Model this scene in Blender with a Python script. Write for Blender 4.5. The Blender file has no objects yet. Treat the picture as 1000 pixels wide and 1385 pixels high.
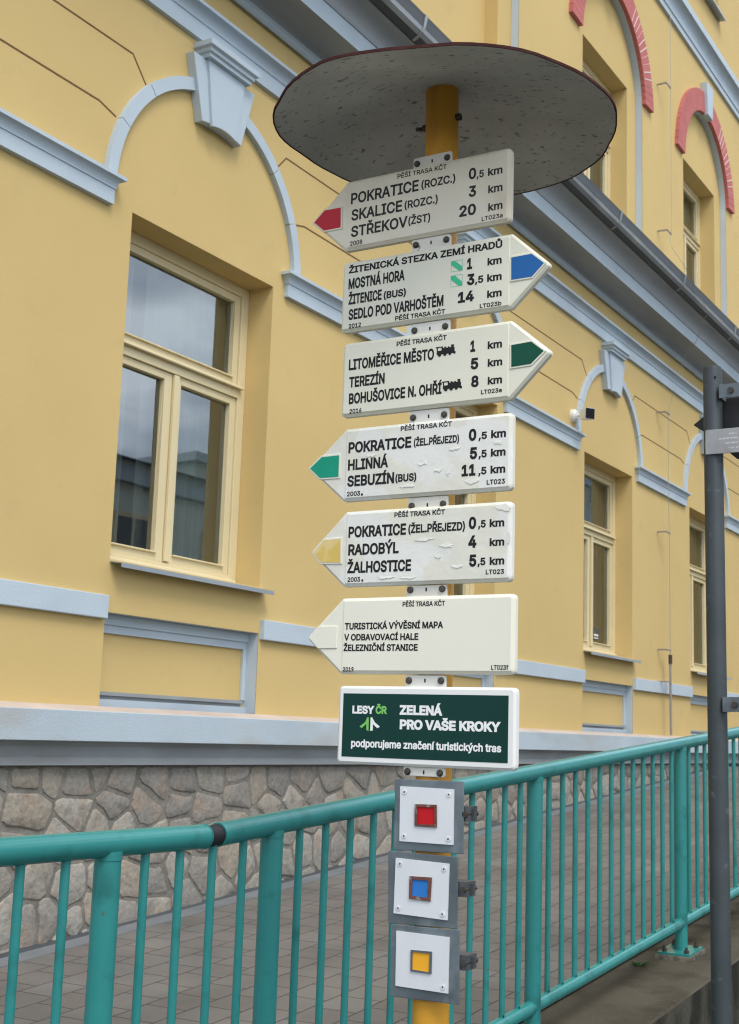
import bpy, bmesh, math, random, os
from mathutils import Vector, Matrix
random.seed(7)
R = math.radians
sc = bpy.context.scene

# ------------------------------------------------------------------ camera
cam_d = bpy.data.cameras.new("camera"); cam = bpy.data.objects.new("camera", cam_d)
sc.collection.objects.link(cam); sc.camera = cam
rt = Vector((0.5081278, -0.86068897, 0.03194726)); up = Vector((-0.1582893, -0.05686032, 0.98575423)); fw = Vector((0.84661127, 0.50594604, 0.16513017))
cam.matrix_world = Matrix(((rt.x, up.x, -fw.x, 0), (rt.y, up.y, -fw.y, 0), (rt.z, up.z, -fw.z, 0), (0, 0, 0, 1)))
cam_d.sensor_fit = 'VERTICAL'; cam_d.sensor_height = 24.0; cam_d.lens = 24.0 * 1807.6 / 1385.0
cam_d.clip_start = 0.05; cam_d.clip_end = 2000
cam_d.dof.use_dof = True; cam_d.dof.focus_distance = 3.1; cam_d.dof.aperture_fstop = 9.0

# ------------------------------------------------------------------ world and sun (bright, thinly clouded day)
SUN_EL, SUN_AZ = R(55), R(216)          # azimuth of the sun measured from +Y clockwise
world = bpy.data.worlds.new("World"); sc.world = world; world.use_nodes = True
wn = world.node_tree.nodes; wl = world.node_tree.links
bg = wn['Background']
sky = wn.new('ShaderNodeTexSky'); sky.sky_type = 'NISHITA'; sky.sun_disc = False
sky.sun_elevation = SUN_EL; sky.sun_rotation = SUN_AZ; sky.dust_density = 1.5
tc = wn.new('ShaderNodeTexCoord')
mp = wn.new('ShaderNodeMapping'); mp.inputs['Scale'].default_value = (1.6, 1.6, 4.2)
nz = wn.new('ShaderNodeTexNoise'); nz.inputs['Scale'].default_value = 1.7; nz.inputs['Detail'].default_value = 7; nz.inputs['Roughness'].default_value = 0.55
cr = wn.new('ShaderNodeValToRGB'); cr.color_ramp.elements[0].position = 0.40; cr.color_ramp.elements[1].position = 0.60
mx = wn.new('ShaderNodeMix'); mx.data_type = 'RGBA'
mx.inputs[7].default_value = (12.9, 13.8, 14.9, 1)
wl.new(tc.outputs['Generated'], mp.inputs['Vector']); wl.new(mp.outputs['Vector'], nz.inputs['Vector'])
wl.new(nz.outputs['Fac'], cr.inputs['Fac']); wl.new(cr.outputs['Color'], mx.inputs[0])
wl.new(sky.outputs['Color'], mx.inputs[6]); wl.new(mx.outputs[2], bg.inputs['Color'])
bg.inputs['Strength'].default_value = 0.11

sun_d = bpy.data.lights.new("sun", 'SUN'); sun = bpy.data.objects.new("sun", sun_d); sc.collection.objects.link(sun)
sun_d.energy = 1.5; sun_d.angle = R(25); sun_d.color = (1.0, 0.95, 0.88)
sdir = Vector((math.sin(SUN_AZ) * math.cos(SUN_EL), math.cos(SUN_AZ) * math.cos(SUN_EL), math.sin(SUN_EL)))
sun.rotation_euler = sdir.to_track_quat('Z', 'Y').to_euler(); sun.location = sdir * 40

vs = sc.view_settings; vs.view_transform = 'Standard'; vs.look = 'None'; vs.exposure = 0.48; vs.gamma = 1.0

sc.cycles.filter_width = 1.15

# ------------------------------------------------------------------ materials
def mat(name, col, rough=0.6, var=0.0, vscale=3.0, bump=0.0, bscale=60.0, metal=0.0, spec=0.5, stain=None, sscale=2.0, slo=0.5, shi=0.75, sdetail=6, stretch=None, spots=None):
    """Principled surface; base colour varies by noise, a second noise lays irregular stains, fine noise gives the bump."""
    m = bpy.data.materials.new(name); m.use_nodes = True
    n = m.node_tree.nodes; l = m.node_tree.links; b = n['Principled BSDF']
    b.inputs['Base Color'].default_value = (*col, 1); b.inputs['Roughness'].default_value = rough
    b.inputs['Metallic'].default_value = metal; b.inputs['Specular IOR Level'].default_value = spec
    t = n.new('ShaderNodeNewGeometry'); vec = t.outputs['Position']
    if stretch:
        mp_ = n.new('ShaderNodeMapping'); mp_.inputs['Scale'].default_value = stretch; l.new(vec, mp_.inputs['Vector']); svec = mp_.outputs['Vector']
    else: svec = vec
    out = None
    if var:
        a = n.new('ShaderNodeTexNoise'); a.inputs['Scale'].default_value = vscale; a.inputs['Detail'].default_value = 5
        l.new(vec, a.inputs['Vector'])
        r = n.new('ShaderNodeMapRange'); r.inputs['From Min'].default_value = 0.3; r.inputs['From Max'].default_value = 0.7
        r.inputs['To Min'].default_value = 1 - var; r.inputs['To Max'].default_value = 1 + var; l.new(a.outputs['Fac'], r.inputs['Value'])
        mm = n.new('ShaderNodeVectorMath'); mm.operation = 'SCALE'; mm.inputs[0].default_value = col; l.new(r.outputs['Result'], mm.inputs['Scale']); out = mm.outputs['Vector']
    def over(o, c, scale, lo, hi, det, v):
        s = n.new('ShaderNodeTexNoise'); s.inputs['Scale'].default_value = scale; s.inputs['Detail'].default_value = det; l.new(v, s.inputs['Vector'])
        cr_ = n.new('ShaderNodeMapRange'); cr_.inputs['From Min'].default_value = lo; cr_.inputs['From Max'].default_value = hi; l.new(s.outputs['Fac'], cr_.inputs['Value'])
        mi = n.new('ShaderNodeMix'); mi.data_type = 'RGBA'; l.new(cr_.outputs['Result'], mi.inputs[0])
        if o is not None: l.new(o, mi.inputs[6])
        else: mi.inputs[6].default_value = (*col, 1)
        mi.inputs[7].default_value = (*c, 1); return mi.outputs[2]
    if stain: out = over(out, stain, sscale, slo, shi, sdetail, svec)
    if spots: out = over(out, spots[0], spots[1], spots[2], spots[3], 3, svec)
    if out is not None: l.new(out, b.inputs['Base Color'])
    if bump:
        f = n.new('ShaderNodeTexNoise'); f.inputs['Scale'].default_value = bscale; f.inputs['Detail'].default_value = 4; l.new(vec, f.inputs['Vector'])
        bp = n.new('ShaderNodeBump'); bp.inputs['Strength'].default_value = bump; bp.inputs['Distance'].default_value = 0.01
        l.new(f.outputs['Fac'], bp.inputs['Height']); l.new(bp.outputs['Normal'], b.inputs['Normal'])
    return m

M = {}
M['plaster'] = mat('yellow_plaster', (0.602, 0.442, 0.188), 0.9, 0.04, 0.9, 0.15, 130, spec=0.2, stain=(0.565, 0.412, 0.172), sscale=0.7, slo=0.45, shi=0.85, spots=((0.53, 0.395, 0.18), 4.5, 0.62, 0.9))
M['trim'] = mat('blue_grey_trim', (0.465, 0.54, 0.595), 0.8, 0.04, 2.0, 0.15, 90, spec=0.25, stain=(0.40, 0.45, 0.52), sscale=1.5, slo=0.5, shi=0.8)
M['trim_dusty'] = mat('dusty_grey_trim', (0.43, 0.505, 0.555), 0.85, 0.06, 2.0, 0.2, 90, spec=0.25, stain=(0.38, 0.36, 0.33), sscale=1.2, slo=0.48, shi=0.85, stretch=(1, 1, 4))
M['trim_under'] = mat('dirty_shaded_trim', (0.30, 0.325, 0.34), 0.85, 0.08, 2, 0.1, 60, spec=0.25, stain=(0.22, 0.225, 0.22), sscale=2, slo=0.45, shi=0.8, stretch=(1, 1, 4))  # darker grey: dirty paint below the ledge, painted-in shade in the panel grooves
M['ledge_top'] = mat('dusty_ledge_top', (0.50, 0.42, 0.36), 0.9, 0.1, 3, spec=0.2)
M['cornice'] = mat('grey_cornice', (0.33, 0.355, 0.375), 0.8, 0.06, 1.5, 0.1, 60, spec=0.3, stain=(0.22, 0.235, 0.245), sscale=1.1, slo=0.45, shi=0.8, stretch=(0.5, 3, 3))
M['joint'] = mat('joint_shadow_brown', (0.16, 0.085, 0.03), 0.9)
M['red'] = mat('red_brick_paint', (0.47, 0.14, 0.125), 0.75, 0.08, 6, 0.2, 80, spec=0.3)
M['white_joint'] = mat('white_joint', (0.75, 0.68, 0.64), 0.8)
M['frame'] = mat('cream_window_frame', (0.66, 0.56, 0.335), 0.45, 0.03, 5, spec=0.45)
M['sill'] = mat('sheet_metal_sill', (0.36, 0.40, 0.44), 0.4, 0.08, 4, metal=0.4)
M['gutter'] = mat('weathered_sheet_metal', (0.30, 0.325, 0.345), 0.45, 0.15, 2.0, metal=0.3, stain=(0.42, 0.44, 0.45), sscale=1.6, slo=0.5, shi=0.7, stretch=(0.6, 2, 2))
M['dark_gutter'] = mat('dark_gutter_edge', (0.05, 0.056, 0.06), 0.5, 0.1, 3)
M['room'] = mat('room_wall', (0.42, 0.40, 0.34), 0.9)
M['curtain'] = mat('sheer_curtain', (0.68, 0.72, 0.66), 0.9, 0.06, 3)
M['teal'] = mat('teal_paint', (0.027, 0.220, 0.210), 0.25, 0.06, 4, 0.06, 30, spec=0.5, stain=(0.018, 0.15, 0.142), sscale=9, slo=0.56, shi=0.72, spots=((0.09, 0.13, 0.115), 40, 0.72, 0.745))
M['rubber'] = mat('black_rubber', (0.012, 0.012, 0.013), 0.6)
M['pole_yellow'] = mat('yellow_pole_paint', (0.60, 0.29, 0.02), 0.45, 0.06, 5, 0.1, 40, stain=(0.42, 0.20, 0.02), sscale=7, slo=0.55, shi=0.7, stretch=(2, 2, .5))
M['disc'] = mat('weathered_grey_disc', (0.50, 0.50, 0.465), 0.85, 0.12, 6, 0.2, 120, stain=(0.39, 0.39, 0.36), sscale=5, slo=0.45, shi=0.75, spots=((0.19, 0.185, 0.165), 85, 0.60, 0.70), stretch=(1.0, 0.55, 1.0))
M['disc_rim'] = mat('rusty_red_rim', (0.055, 0.018, 0.016), 0.9, 0.3, 20, spec=0.2)
M['bolt'] = mat('dark_bolt', (0.07, 0.06, 0.05), 0.5, 0.3, 60, metal=0.5)
M['slot'] = mat('slot_hole', (0.015, 0.015, 0.015), 0.9)
M['cream_old'] = mat('aged_cream_plastic', (0.76, 0.70, 0.56), 0.5, 0.05, 6, stain=(0.62, 0.55, 0.42), sscale=6, slo=0.46, shi=0.75)
M['cream'] = mat('cream_plastic', (0.73, 0.71, 0.575), 0.42, 0.025, 5, stain=(0.68, 0.655, 0.53), sscale=4, slo=0.5, shi=0.8)
M['cream_new'] = mat('pale_cream_plastic', (0.78, 0.755, 0.63), 0.38, 0.02, 5)
M['cream_peel'] = mat('peeling_cream_plastic', (0.71, 0.69, 0.585), 0.45, 0.03, 6, 0.5, 9, stain=(0.74, 0.73, 0.67), sscale=7, slo=0.5, shi=0.54)
M['film'] = mat('blistered_white_film', (0.70, 0.69, 0.615), 0.4, 0.02, 9, 0.3, 25)
M['white_old'] = mat('white_plastic', (0.78, 0.775, 0.74), 0.38, 0.02, 5)
M['tab'] = mat('chipped_cream_tab', (0.66, 0.63, 0.55), 0.45, 0.05, 12, stain=(0.18, 0.11, 0.07), sscale=26, slo=0.66, shi=0.7)
M['tab_new'] = mat('cream_tab', (0.70, 0.68, 0.61), 0.45, 0.04, 12)
M['ink'] = mat('black_lettering', (0.018, 0.017, 0.018), 0.5, spec=0.15)
M['ink_soft'] = mat('faded_black_lettering', (0.035, 0.033, 0.032), 0.55, spec=0.15)
M['red_mark'] = mat('red_route_colour', (0.50, 0.03, 0.045), 0.55, 0.05, 10, spec=0.15)
M['blue_mark'] = mat('blue_route_colour', (0.022, 0.125, 0.36), 0.55, 0.03, 10, spec=0.15)
M['green_mark'] = mat('dark_green_route_colour', (0.008, 0.078, 0.046), 0.55, 0.04, 10, spec=0.15)
M['jade_mark'] = mat('green_route_colour', (0.012, 0.30, 0.185), 0.55, 0.04, 10, spec=0.15)
M['yellow_mark'] = mat('faded_yellow_route_colour', (0.66, 0.46, 0.10), 0.5, 0.05, 20, stain=(0.70, 0.54, 0.22), sscale=20, slo=0.5, shi=0.6)
M['mint'] = mat('mint_green_stripe', (0.06, 0.50, 0.27), 0.5, spec=0.15)
M['panel_green'] = mat('deep_green_panel', (0.006, 0.042, 0.034), 0.5, 0.05, 6, spec=0.15)
M['white_ink'] = mat('white_lettering', (0.80, 0.80, 0.78), 0.5, spec=0.15)
M['lime'] = mat('lime_lettering', (0.19, 0.52, 0.12), 0.5, spec=0.15)
M['galv'] = mat('galvanised_steel', (0.125, 0.15, 0.165), 0.5, 0.22, 9, metal=0.35, stain=(0.19, 0.225, 0.24), sscale=14, slo=0.5, shi=0.65)
M['clamp'] = mat('dark_steel_clamp', (0.085, 0.094, 0.10), 0.5, 0.25, 20, metal=0.3)
M['galv_post'] = mat('galvanised_post', (0.046, 0.058, 0.063), 0.55, 0.18, 7, 0.05, 50, metal=0.3, stain=(0.11, 0.128, 0.132), sscale=16, slo=0.62, shi=0.72, stretch=(1, 1, 1.6))
M['alu'] = mat('brushed_aluminium', (0.40, 0.40, 0.40), 0.42, 0.1, 8, metal=0.55, stain=(0.30, 0.29, 0.29), sscale=12, slo=0.5, shi=0.7)
M['black_plate'] = mat('black_back_plate', (0.012, 0.012, 0.014), 0.6)
M['white_plate'] = mat('white_marker_plate', (0.67, 0.685, 0.70), 0.5, 0.03, 12, spec=0.3)
M['rust'] = mat('rusty_square_frame', (0.13, 0.05, 0.035), 0.8, 0.3, 40, stain=(0.25, 0.22, 0.2), sscale=60, slo=0.55, shi=0.65)
M['marker_red'] = mat('marker_red', (0.50, 0.008, 0.014), 0.5, 0.05, 20, spec=0.2)
M['marker_blue'] = mat('marker_blue', (0.03, 0.18, 0.52), 0.5, 0.05, 20, spec=0.2)
M['marker_yellow'] = mat('marker_amber', (0.85, 0.40, 0.02), 0.4, 0.05, 20)
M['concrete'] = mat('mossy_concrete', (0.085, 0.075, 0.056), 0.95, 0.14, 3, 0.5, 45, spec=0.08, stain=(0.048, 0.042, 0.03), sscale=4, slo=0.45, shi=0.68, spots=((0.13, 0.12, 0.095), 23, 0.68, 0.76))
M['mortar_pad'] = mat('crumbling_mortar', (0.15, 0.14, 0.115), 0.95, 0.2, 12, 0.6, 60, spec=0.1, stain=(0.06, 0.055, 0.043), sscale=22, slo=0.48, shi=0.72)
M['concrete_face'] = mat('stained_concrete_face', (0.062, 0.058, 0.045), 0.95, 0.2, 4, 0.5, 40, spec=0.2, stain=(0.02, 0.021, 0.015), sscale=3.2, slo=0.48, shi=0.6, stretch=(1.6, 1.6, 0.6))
M['kerb'] = mat('grey_kerb_strip', (0.15, 0.16, 0.165), 0.9, 0.15, 4, 0.3, 50)
M['asphalt'] = mat('asphalt', (0.055, 0.055, 0.055), 0.95, 0.15, 4, 0.5, 200)
M['white_cam'] = mat('white_camera_plastic', (0.72, 0.72, 0.70), 0.4)
M['lens'] = mat('black_camera_front', (0.008, 0.008, 0.01), 0.5, spec=0.15)
M['wire'] = mat('zinc_wire', (0.36, 0.36, 0.33), 0.5, metal=0.4)
M['rod'] = mat('grey_conduit', (0.27, 0.25, 0.23), 0.6, 0.1, 9)
M['notice'] = mat('grey_notice', (0.06, 0.06, 0.06), 0.6, 0.5, 30)
M['leaf'] = mat('weed_leaf', (0.05, 0.12, 0.025), 0.6, 0.3, 30)
M['house_a'] = mat('pale_render', (0.50, 0.51, 0.46), 0.9, 0.06, 1)
M['house_b'] = mat('grey_render', (0.62, 0.67, 0.62), 0.9, 0.06, 1)
M['slate'] = mat('slate_roof', (0.15, 0.16, 0.165), 0.7, 0.15, 2)
M['house_glass'] = mat('dark_pane', (0.03, 0.035, 0.04), 0.1)

def glass_mat():
    m = bpy.data.materials.new('window_glass'); m.use_nodes = True; n = m.node_tree.nodes; l = m.node_tree.links
    n.remove(n['Principled BSDF']); o = n['Material Output']
    tr = n.new('ShaderNodeBsdfTransparent'); tr.inputs['Color'].default_value = (0.80, 0.86, 0.83, 1)
    gl = n.new('ShaderNodeBsdfGlossy'); gl.inputs['Roughness'].default_value = 0.015; gl.inputs['Color'].default_value = (0.86, 0.92, 0.96, 1)
    fr = n.new('ShaderNodeFresnel'); fr.inputs['IOR'].default_value = 2.75
    t = n.new('ShaderNodeTexCoord'); f = n.new('ShaderNodeTexNoise'); f.inputs['Scale'].default_value = 1.3; f.inputs['Detail'].default_value = 1; l.new(t.outputs['Object'], f.inputs['Vector'])
    bp = n.new('ShaderNodeBump'); bp.inputs['Strength'].default_value = 0.03; bp.inputs['Distance'].default_value = 0.05; l.new(f.outputs['Fac'], bp.inputs['Height']); l.new(bp.outputs['Normal'], gl.inputs['Normal'])
    mx_ = n.new('ShaderNodeMixShader'); l.new(fr.outputs['Fac'], mx_.inputs[0]); l.new(tr.outputs[0], mx_.inputs[1]); l.new(gl.outputs[0], mx_.inputs[2]); l.new(mx_.outputs[0], o.inputs['Surface'])
    return m
M['glass'] = glass_mat()

def stone_mat(mortar=False):
    m = bpy.data.materials.new('rubble_mortar' if mortar else 'rubble_stone'); m.use_nodes = True; n = m.node_tree.nodes; l = m.node_tree.links; b = n['Principled BSDF']
    b.inputs['Roughness'].default_value = 0.95; b.inputs['Specular IOR Level'].default_value = 0.15
    t = n.new('ShaderNodeNewGeometry')
    def noise(sc_, det, rough=.55):
        g_ = n.new('ShaderNodeTexNoise'); g_.inputs['Scale'].default_value = sc_; g_.inputs['Detail'].default_value = det; g_.inputs['Roughness'].default_value = rough; l.new(t.outputs['Position'], g_.inputs['Vector']); return g_.outputs['Fac']
    def rng(v, a_, b_, c_, d_):
        r_ = n.new('ShaderNodeMapRange'); l.new(v, r_.inputs['Value'])
        for k_, q_ in zip(('From Min', 'From Max', 'To Min', 'To Max'), (a_, b_, c_, d_)): r_.inputs[k_].default_value = q_
        return r_.outputs['Result']
    def mix(f_, x_, y_):
        q_ = n.new('ShaderNodeMix'); q_.data_type = 'RGBA'; l.new(f_, q_.inputs[0])
        for i_, c_ in ((6, x_), (7, y_)):
            if isinstance(c_, tuple): q_.inputs[i_].default_value = (*c_, 1)
            else: l.new(c_, q_.inputs[i_])
        return q_.outputs[2]
    if mortar: col_ = mix(rng(noise(7, 6), .4, .7, 0, 1), (0.225, 0.21, 0.183), (0.17, 0.157, 0.135))
    else:
        cc = n.new('ShaderNodeValToRGB'); e = cc.color_ramp.elements
        e[0].position = 0.0; e[0].color = (0.235, 0.215, 0.185, 1); e[1].position = 1.0; e[1].color = (0.27, 0.25, 0.22, 1)
        for p_, c_ in ((0.2, (0.20, 0.19, 0.172, 1)), (0.42, (0.272, 0.24, 0.195, 1)), (0.58, (0.255, 0.24, 0.205, 1)), (0.75, (0.222, 0.206, 0.183, 1)), (0.88, (0.29, 0.272, 0.238, 1))): q_ = e.new(p_); q_.color = c_
        l.new(t.outputs['Random Per Island'], cc.inputs['Fac']); col_ = cc.outputs['Color']
        col_ = mix(rng(noise(6, 5), .52, .72, 0, .75), col_, (0.285, 0.215, 0.16)); col_ = mix(rng(noise(9, 6), .5, .75, 0, .7), col_, (0.16, 0.15, 0.135))
    sm = n.new('ShaderNodeVectorMath'); sm.operation = 'SCALE'; l.new(col_, sm.inputs[0]); l.new(rng(noise(38, 7, .65), .3, .7, .95, 1.45) if not mortar else rng(noise(38, 7, .65), .3, .7, .8, 1.2), sm.inputs['Scale']); l.new(sm.outputs['Vector'], b.inputs['Base Color'])
    bp = n.new('ShaderNodeBump'); bp.inputs['Strength'].default_value = 0.8; bp.inputs['Distance'].default_value = 0.012; l.new(noise(26, 8, .62), bp.inputs['Height']); l.new(bp.outputs['Normal'], b.inputs['Normal'])
    return m
M['mortar'] = stone_mat(True)
M['stone'] = stone_mat()

def paver_mat():
    m = bpy.data.materials.new('concrete_pavers'); m.use_nodes = True; n = m.node_tree.nodes; l = m.node_tree.links; b = n['Principled BSDF']
    b.inputs['Roughness'].default_value = 0.9; b.inputs['Specular IOR Level'].default_value = 0.25
    t = n.new('ShaderNodeTexCoord')
    br = n.new('ShaderNodeTexBrick'); br.offset = 0.5; br.inputs['Scale'].default_value = 1.0; br.inputs['Brick Width'].default_value = 0.20; br.inputs['Row Height'].default_value = 0.20
    br.inputs['Mortar Size'].default_value = 0.004; br.inputs['Mortar Smooth'].default_value = 0.3; br.inputs['Bias'].default_value = 0
    br.inputs['Color1'].default_value = (0.165, 0.153, 0.137, 1); br.inputs['Color2'].default_value = (0.145, 0.13, 0.114, 1); br.inputs['Mortar'].default_value = (0.066, 0.059, 0.05, 1)
    w = n.new('ShaderNodeTexNoise'); w.inputs['Scale'].default_value = 2.5; l.new(t.outputs['Object'], w.inputs['Vector'])
    ad = n.new('ShaderNodeMix'); ad.data_type = 'VECTOR'; ad.inputs[0].default_value = 0.015; l.new(t.outputs['Object'], ad.inputs[4]); l.new(w.outputs['Color'], ad.inputs[5]); l.new(ad.outputs[1], br.inputs['Vector'])
    g = n.new('ShaderNodeTexNoise'); g.inputs['Scale'].default_value = 1.8; g.inputs['Detail'].default_value = 8; l.new(t.outputs['Object'], g.inputs['Vector'])
    gr = n.new('ShaderNodeMapRange'); gr.inputs['From Min'].default_value = 0.3; gr.inputs['From Max'].default_value = 0.7; gr.inputs['To Min'].default_value = 0.78; gr.inputs['To Max'].default_value = 1.18; l.new(g.outputs['Fac'], gr.inputs['Value'])
    sm = n.new('ShaderNodeVectorMath'); sm.operation = 'SCALE'; l.new(br.outputs['Color'], sm.inputs[0]); l.new(gr.outputs['Result'], sm.inputs['Scale']); l.new(sm.outputs['Vector'], b.inputs['Base Color'])
    bp = n.new('ShaderNodeBump'); bp.inputs['Strength'].default_value = 0.6; bp.inputs['Distance'].default_value = 0.006; bp.invert = True; l.new(br.outputs['Fac'], bp.inputs['Height']); l.new(bp.outputs['Normal'], b.inputs['Normal'])
    return m
M['paver'] = paver_mat()

# ------------------------------------------------------------------ mesh helpers
class MB:
    def __init__(s): s.v = []; s.f = []; s.m = []; s.mats = []
    def mi(s, m):
        if m not in s.mats: s.mats.append(m)
        return s.mats.index(m)
    def add(s, vs_, fs, m):
        o = len(s.v); s.v += [tuple(p) for p in vs_]; k = s.mi(m)
        for f in fs: s.f.append([i + o for i in f]); s.m.append(k)
        return s
    def quad(s, a, b, c, d, m): return s.add([a, b, c, d], [(0, 1, 2, 3)], m)
    def box(s, x0, x1, y0, y1, z0, z1, m):
        v = [(x, y, z) for z in (z0, z1) for y in (y0, y1) for x in (x0, x1)]
        return s.add(v, [(0, 2, 3, 1), (4, 5, 7, 6), (0, 1, 5, 4), (2, 6, 7, 3), (0, 4, 6, 2), (1, 3, 7, 5)], m)
    def prism(s, pts, fn0, fn1, m, m_side=None, cap0=True, cap1=True):
        """polygon pts mapped by fn0 (back) and fn1 (front)"""
        n = len(pts); a = [fn0(p) for p in pts]; b = [fn1(p) for p in pts]
        o = len(s.v); s.v += [tuple(p) for p in a + b]
        k = s.mi(m); ks = s.mi(m_side or m)
        if cap1: s.f.append([o + n + i for i in range(n)]); s.m.append(k)
        if cap0: s.f.append([o + i for i in reversed(range(n))]); s.m.append(ks)
        for i in range(n):
            j = (i + 1) % n; s.f.append([o + i, o + j, o + n + j, o + n + i]); s.m.append(ks)
        return s
    def tube(s, path, r, m, seg=14, caps=True, radii=None):
        P = [Vector(p) for p in path]; rings = []
        prev = None
        for i, p in enumerate(P):
            d = (P[min(i + 1, len(P) - 1)] - P[max(i - 1, 0)]).normalized()
            a = Vector((0, 0, 1)) if abs(d.z) < 0.9 else Vector((1, 0, 0))
            u_ = d.cross(a).normalized(); w_ = d.cross(u_).normalized()
            if prev is not None and prev.dot(u_) < 0: pass
            prev = u_; rr = radii[i] if radii else r
            rings.append([p + (u_ * math.cos(t) + w_ * math.sin(t)) * rr for t in [2 * math.pi * k / seg for k in range(seg)]])
        v = [q for g in rings for q in g]; f = []
        for i in range(len(P) - 1):
            for k in range(seg):
                j = (k + 1) % seg; f.append((i * seg + k, i * seg + j, (i + 1) * seg + j, (i + 1) * seg + k))
        if caps: f.append(tuple(range(seg - 1, -1, -1))); f.append(tuple((len(P) - 1) * seg + k for k in range(seg)))
        return s.add(v, f, m)
    def sweep(s, prof, x0, x1, y, m, returns=True, mats=None):
        """moulding along X: prof is a list of (projection, z); ends return to the wall at plane y"""
        path = [lambda p, z: (x0 - p, y, z), lambda p, z: (x0 - p, y - p, z), lambda p, z: (x1 + p, y - p, z), lambda p, z: (x1 + p, y, z)] if returns else [lambda p, z: (x0, y - p, z), lambda p, z: (x1, y - p, z)]
        n = len(prof); v = []
        for g in path: v += [g(p, z) for p, z in prof]
        for i in range(len(path) - 1):
            for k in range(n - 1):
                a = i * n + k; mm = mats[k] if mats else m
                s.add([v[a], v[a + n], v[a + n + 1], v[a + 1]], [(0, 1, 2, 3)], mm)
        return s
    def build(s, name, parent=None, loc=(0, 0, 0), smooth=False, bevel=0.0, recalc=True, weld=True):
        me = bpy.data.meshes.new(name)
        me.from_pydata([(p[0] - loc[0], p[1] - loc[1], p[2] - loc[2]) for p in s.v], [], s.f)
        for m in s.mats: me.materials.append(M[m])
        for p, k in zip(me.polygons, s.m): p.material_index = k
        bm = bmesh.new(); bm.from_mesh(me)
        if weld: bmesh.ops.remove_doubles(bm, verts=bm.verts, dist=0.00005)
        if recalc: bmesh.ops.recalc_face_normals(bm, faces=bm.faces)
        bm.to_mesh(me); bm.free()
        o = bpy.data.objects.new(name, me); sc.collection.objects.link(o)
        if smooth:
            for p in me.polygons: p.use_smooth = True
            try: me.set_sharp_from_angle(angle=R(40))
            except Exception: pass
        if bevel:
            b = o.modifiers.new('bevel', 'BEVEL'); b.width = bevel; b.segments = 2; b.limit_method = 'ANGLE'; b.angle_limit = R(35)
        set_parent(o, parent, loc)
        return o

def wloc(o):
    p = Vector(o.location)
    while o.parent: o = o.parent; p += Vector(o.location)
    return p
def set_parent(o, parent, loc):
    if parent is None: o.location = loc
    else: o.parent = parent; o.location = Vector(loc) - wloc(parent)
def thing(name, label, cat, loc, group=None):
    o = bpy.data.objects.new(name, None); sc.collection.objects.link(o); o.location = loc; o.empty_display_size = 0.1
    o['label'] = label; o['category'] = cat
    if group: o['group'] = group
    return o
def tag(o, label, cat, group=None):
    o['label'] = label; o['category'] = cat
    if group: o['group'] = group
    return o
def kind(o, k): o['kind'] = k; return o
def copy_part(src, dx):
    """copy a part with its sub-parts, moved along X"""
    c = src.copy(); sc.collection.objects.link(c); c.parent = src.parent; c.location = Vector(src.location) + Vector((dx, 0, 0))
    for ch in list(src.children):
        d = ch.copy(); sc.collection.objects.link(d); d.parent = c; d.location = ch.location
    return c

# ------------------------------------------------------------------ lettering
FONT = None
try:
    fp = os.path.join(bpy.utils.system_resource('DATAFILES', path='fonts'), 'Inter.woff2')
    if os.path.exists(fp): FONT = bpy.data.fonts.load(fp)
except Exception: FONT = None
from mathutils.geometry import delaunay_2d_cdt
def outlines(txt):
    cu = bpy.data.curves.new('t', 'FONT'); cu.body = txt; cu.size = 1.0; cu.resolution_u = 4; cu.dimensions = '2D'; cu.fill_mode = 'NONE'
    if FONT: cu.font = FONT
    o = bpy.data.objects.new('t', cu); sc.collection.objects.link(o)
    me = bpy.data.meshes.new_from_object(o.evaluated_get(bpy.context.evaluated_depsgraph_get()))
    co = [(p.co.x, p.co.y) for p in me.vertices]; nx = {}
    for e in me.edges: nx.setdefault(e.vertices[0], []).append(e.vertices[1]); nx.setdefault(e.vertices[1], []).append(e.vertices[0])
    bpy.data.objects.remove(o); bpy.data.curves.remove(cu); bpy.data.meshes.remove(me)
    loops = []; seen = set()
    for v0 in sorted(nx):
        if v0 in seen: continue
        lp = [v0]; seen.add(v0); cur = v0
        while True:
            c_ = [q for q in sorted(nx[cur]) if q not in seen]
            if not c_: break
            cur = c_[0]; seen.add(cur); lp.append(cur)
        pts = []
        for i in lp:
            if not pts or (Vector(co[i]) - Vector(pts[-1])).length > 0.0015: pts.append(co[i])
        if len(pts) > 3 and (Vector(pts[0]) - Vector(pts[-1])).length < 0.0015: pts.pop()
        if len(pts) > 2: loops.append(pts)
    return loops
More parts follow.
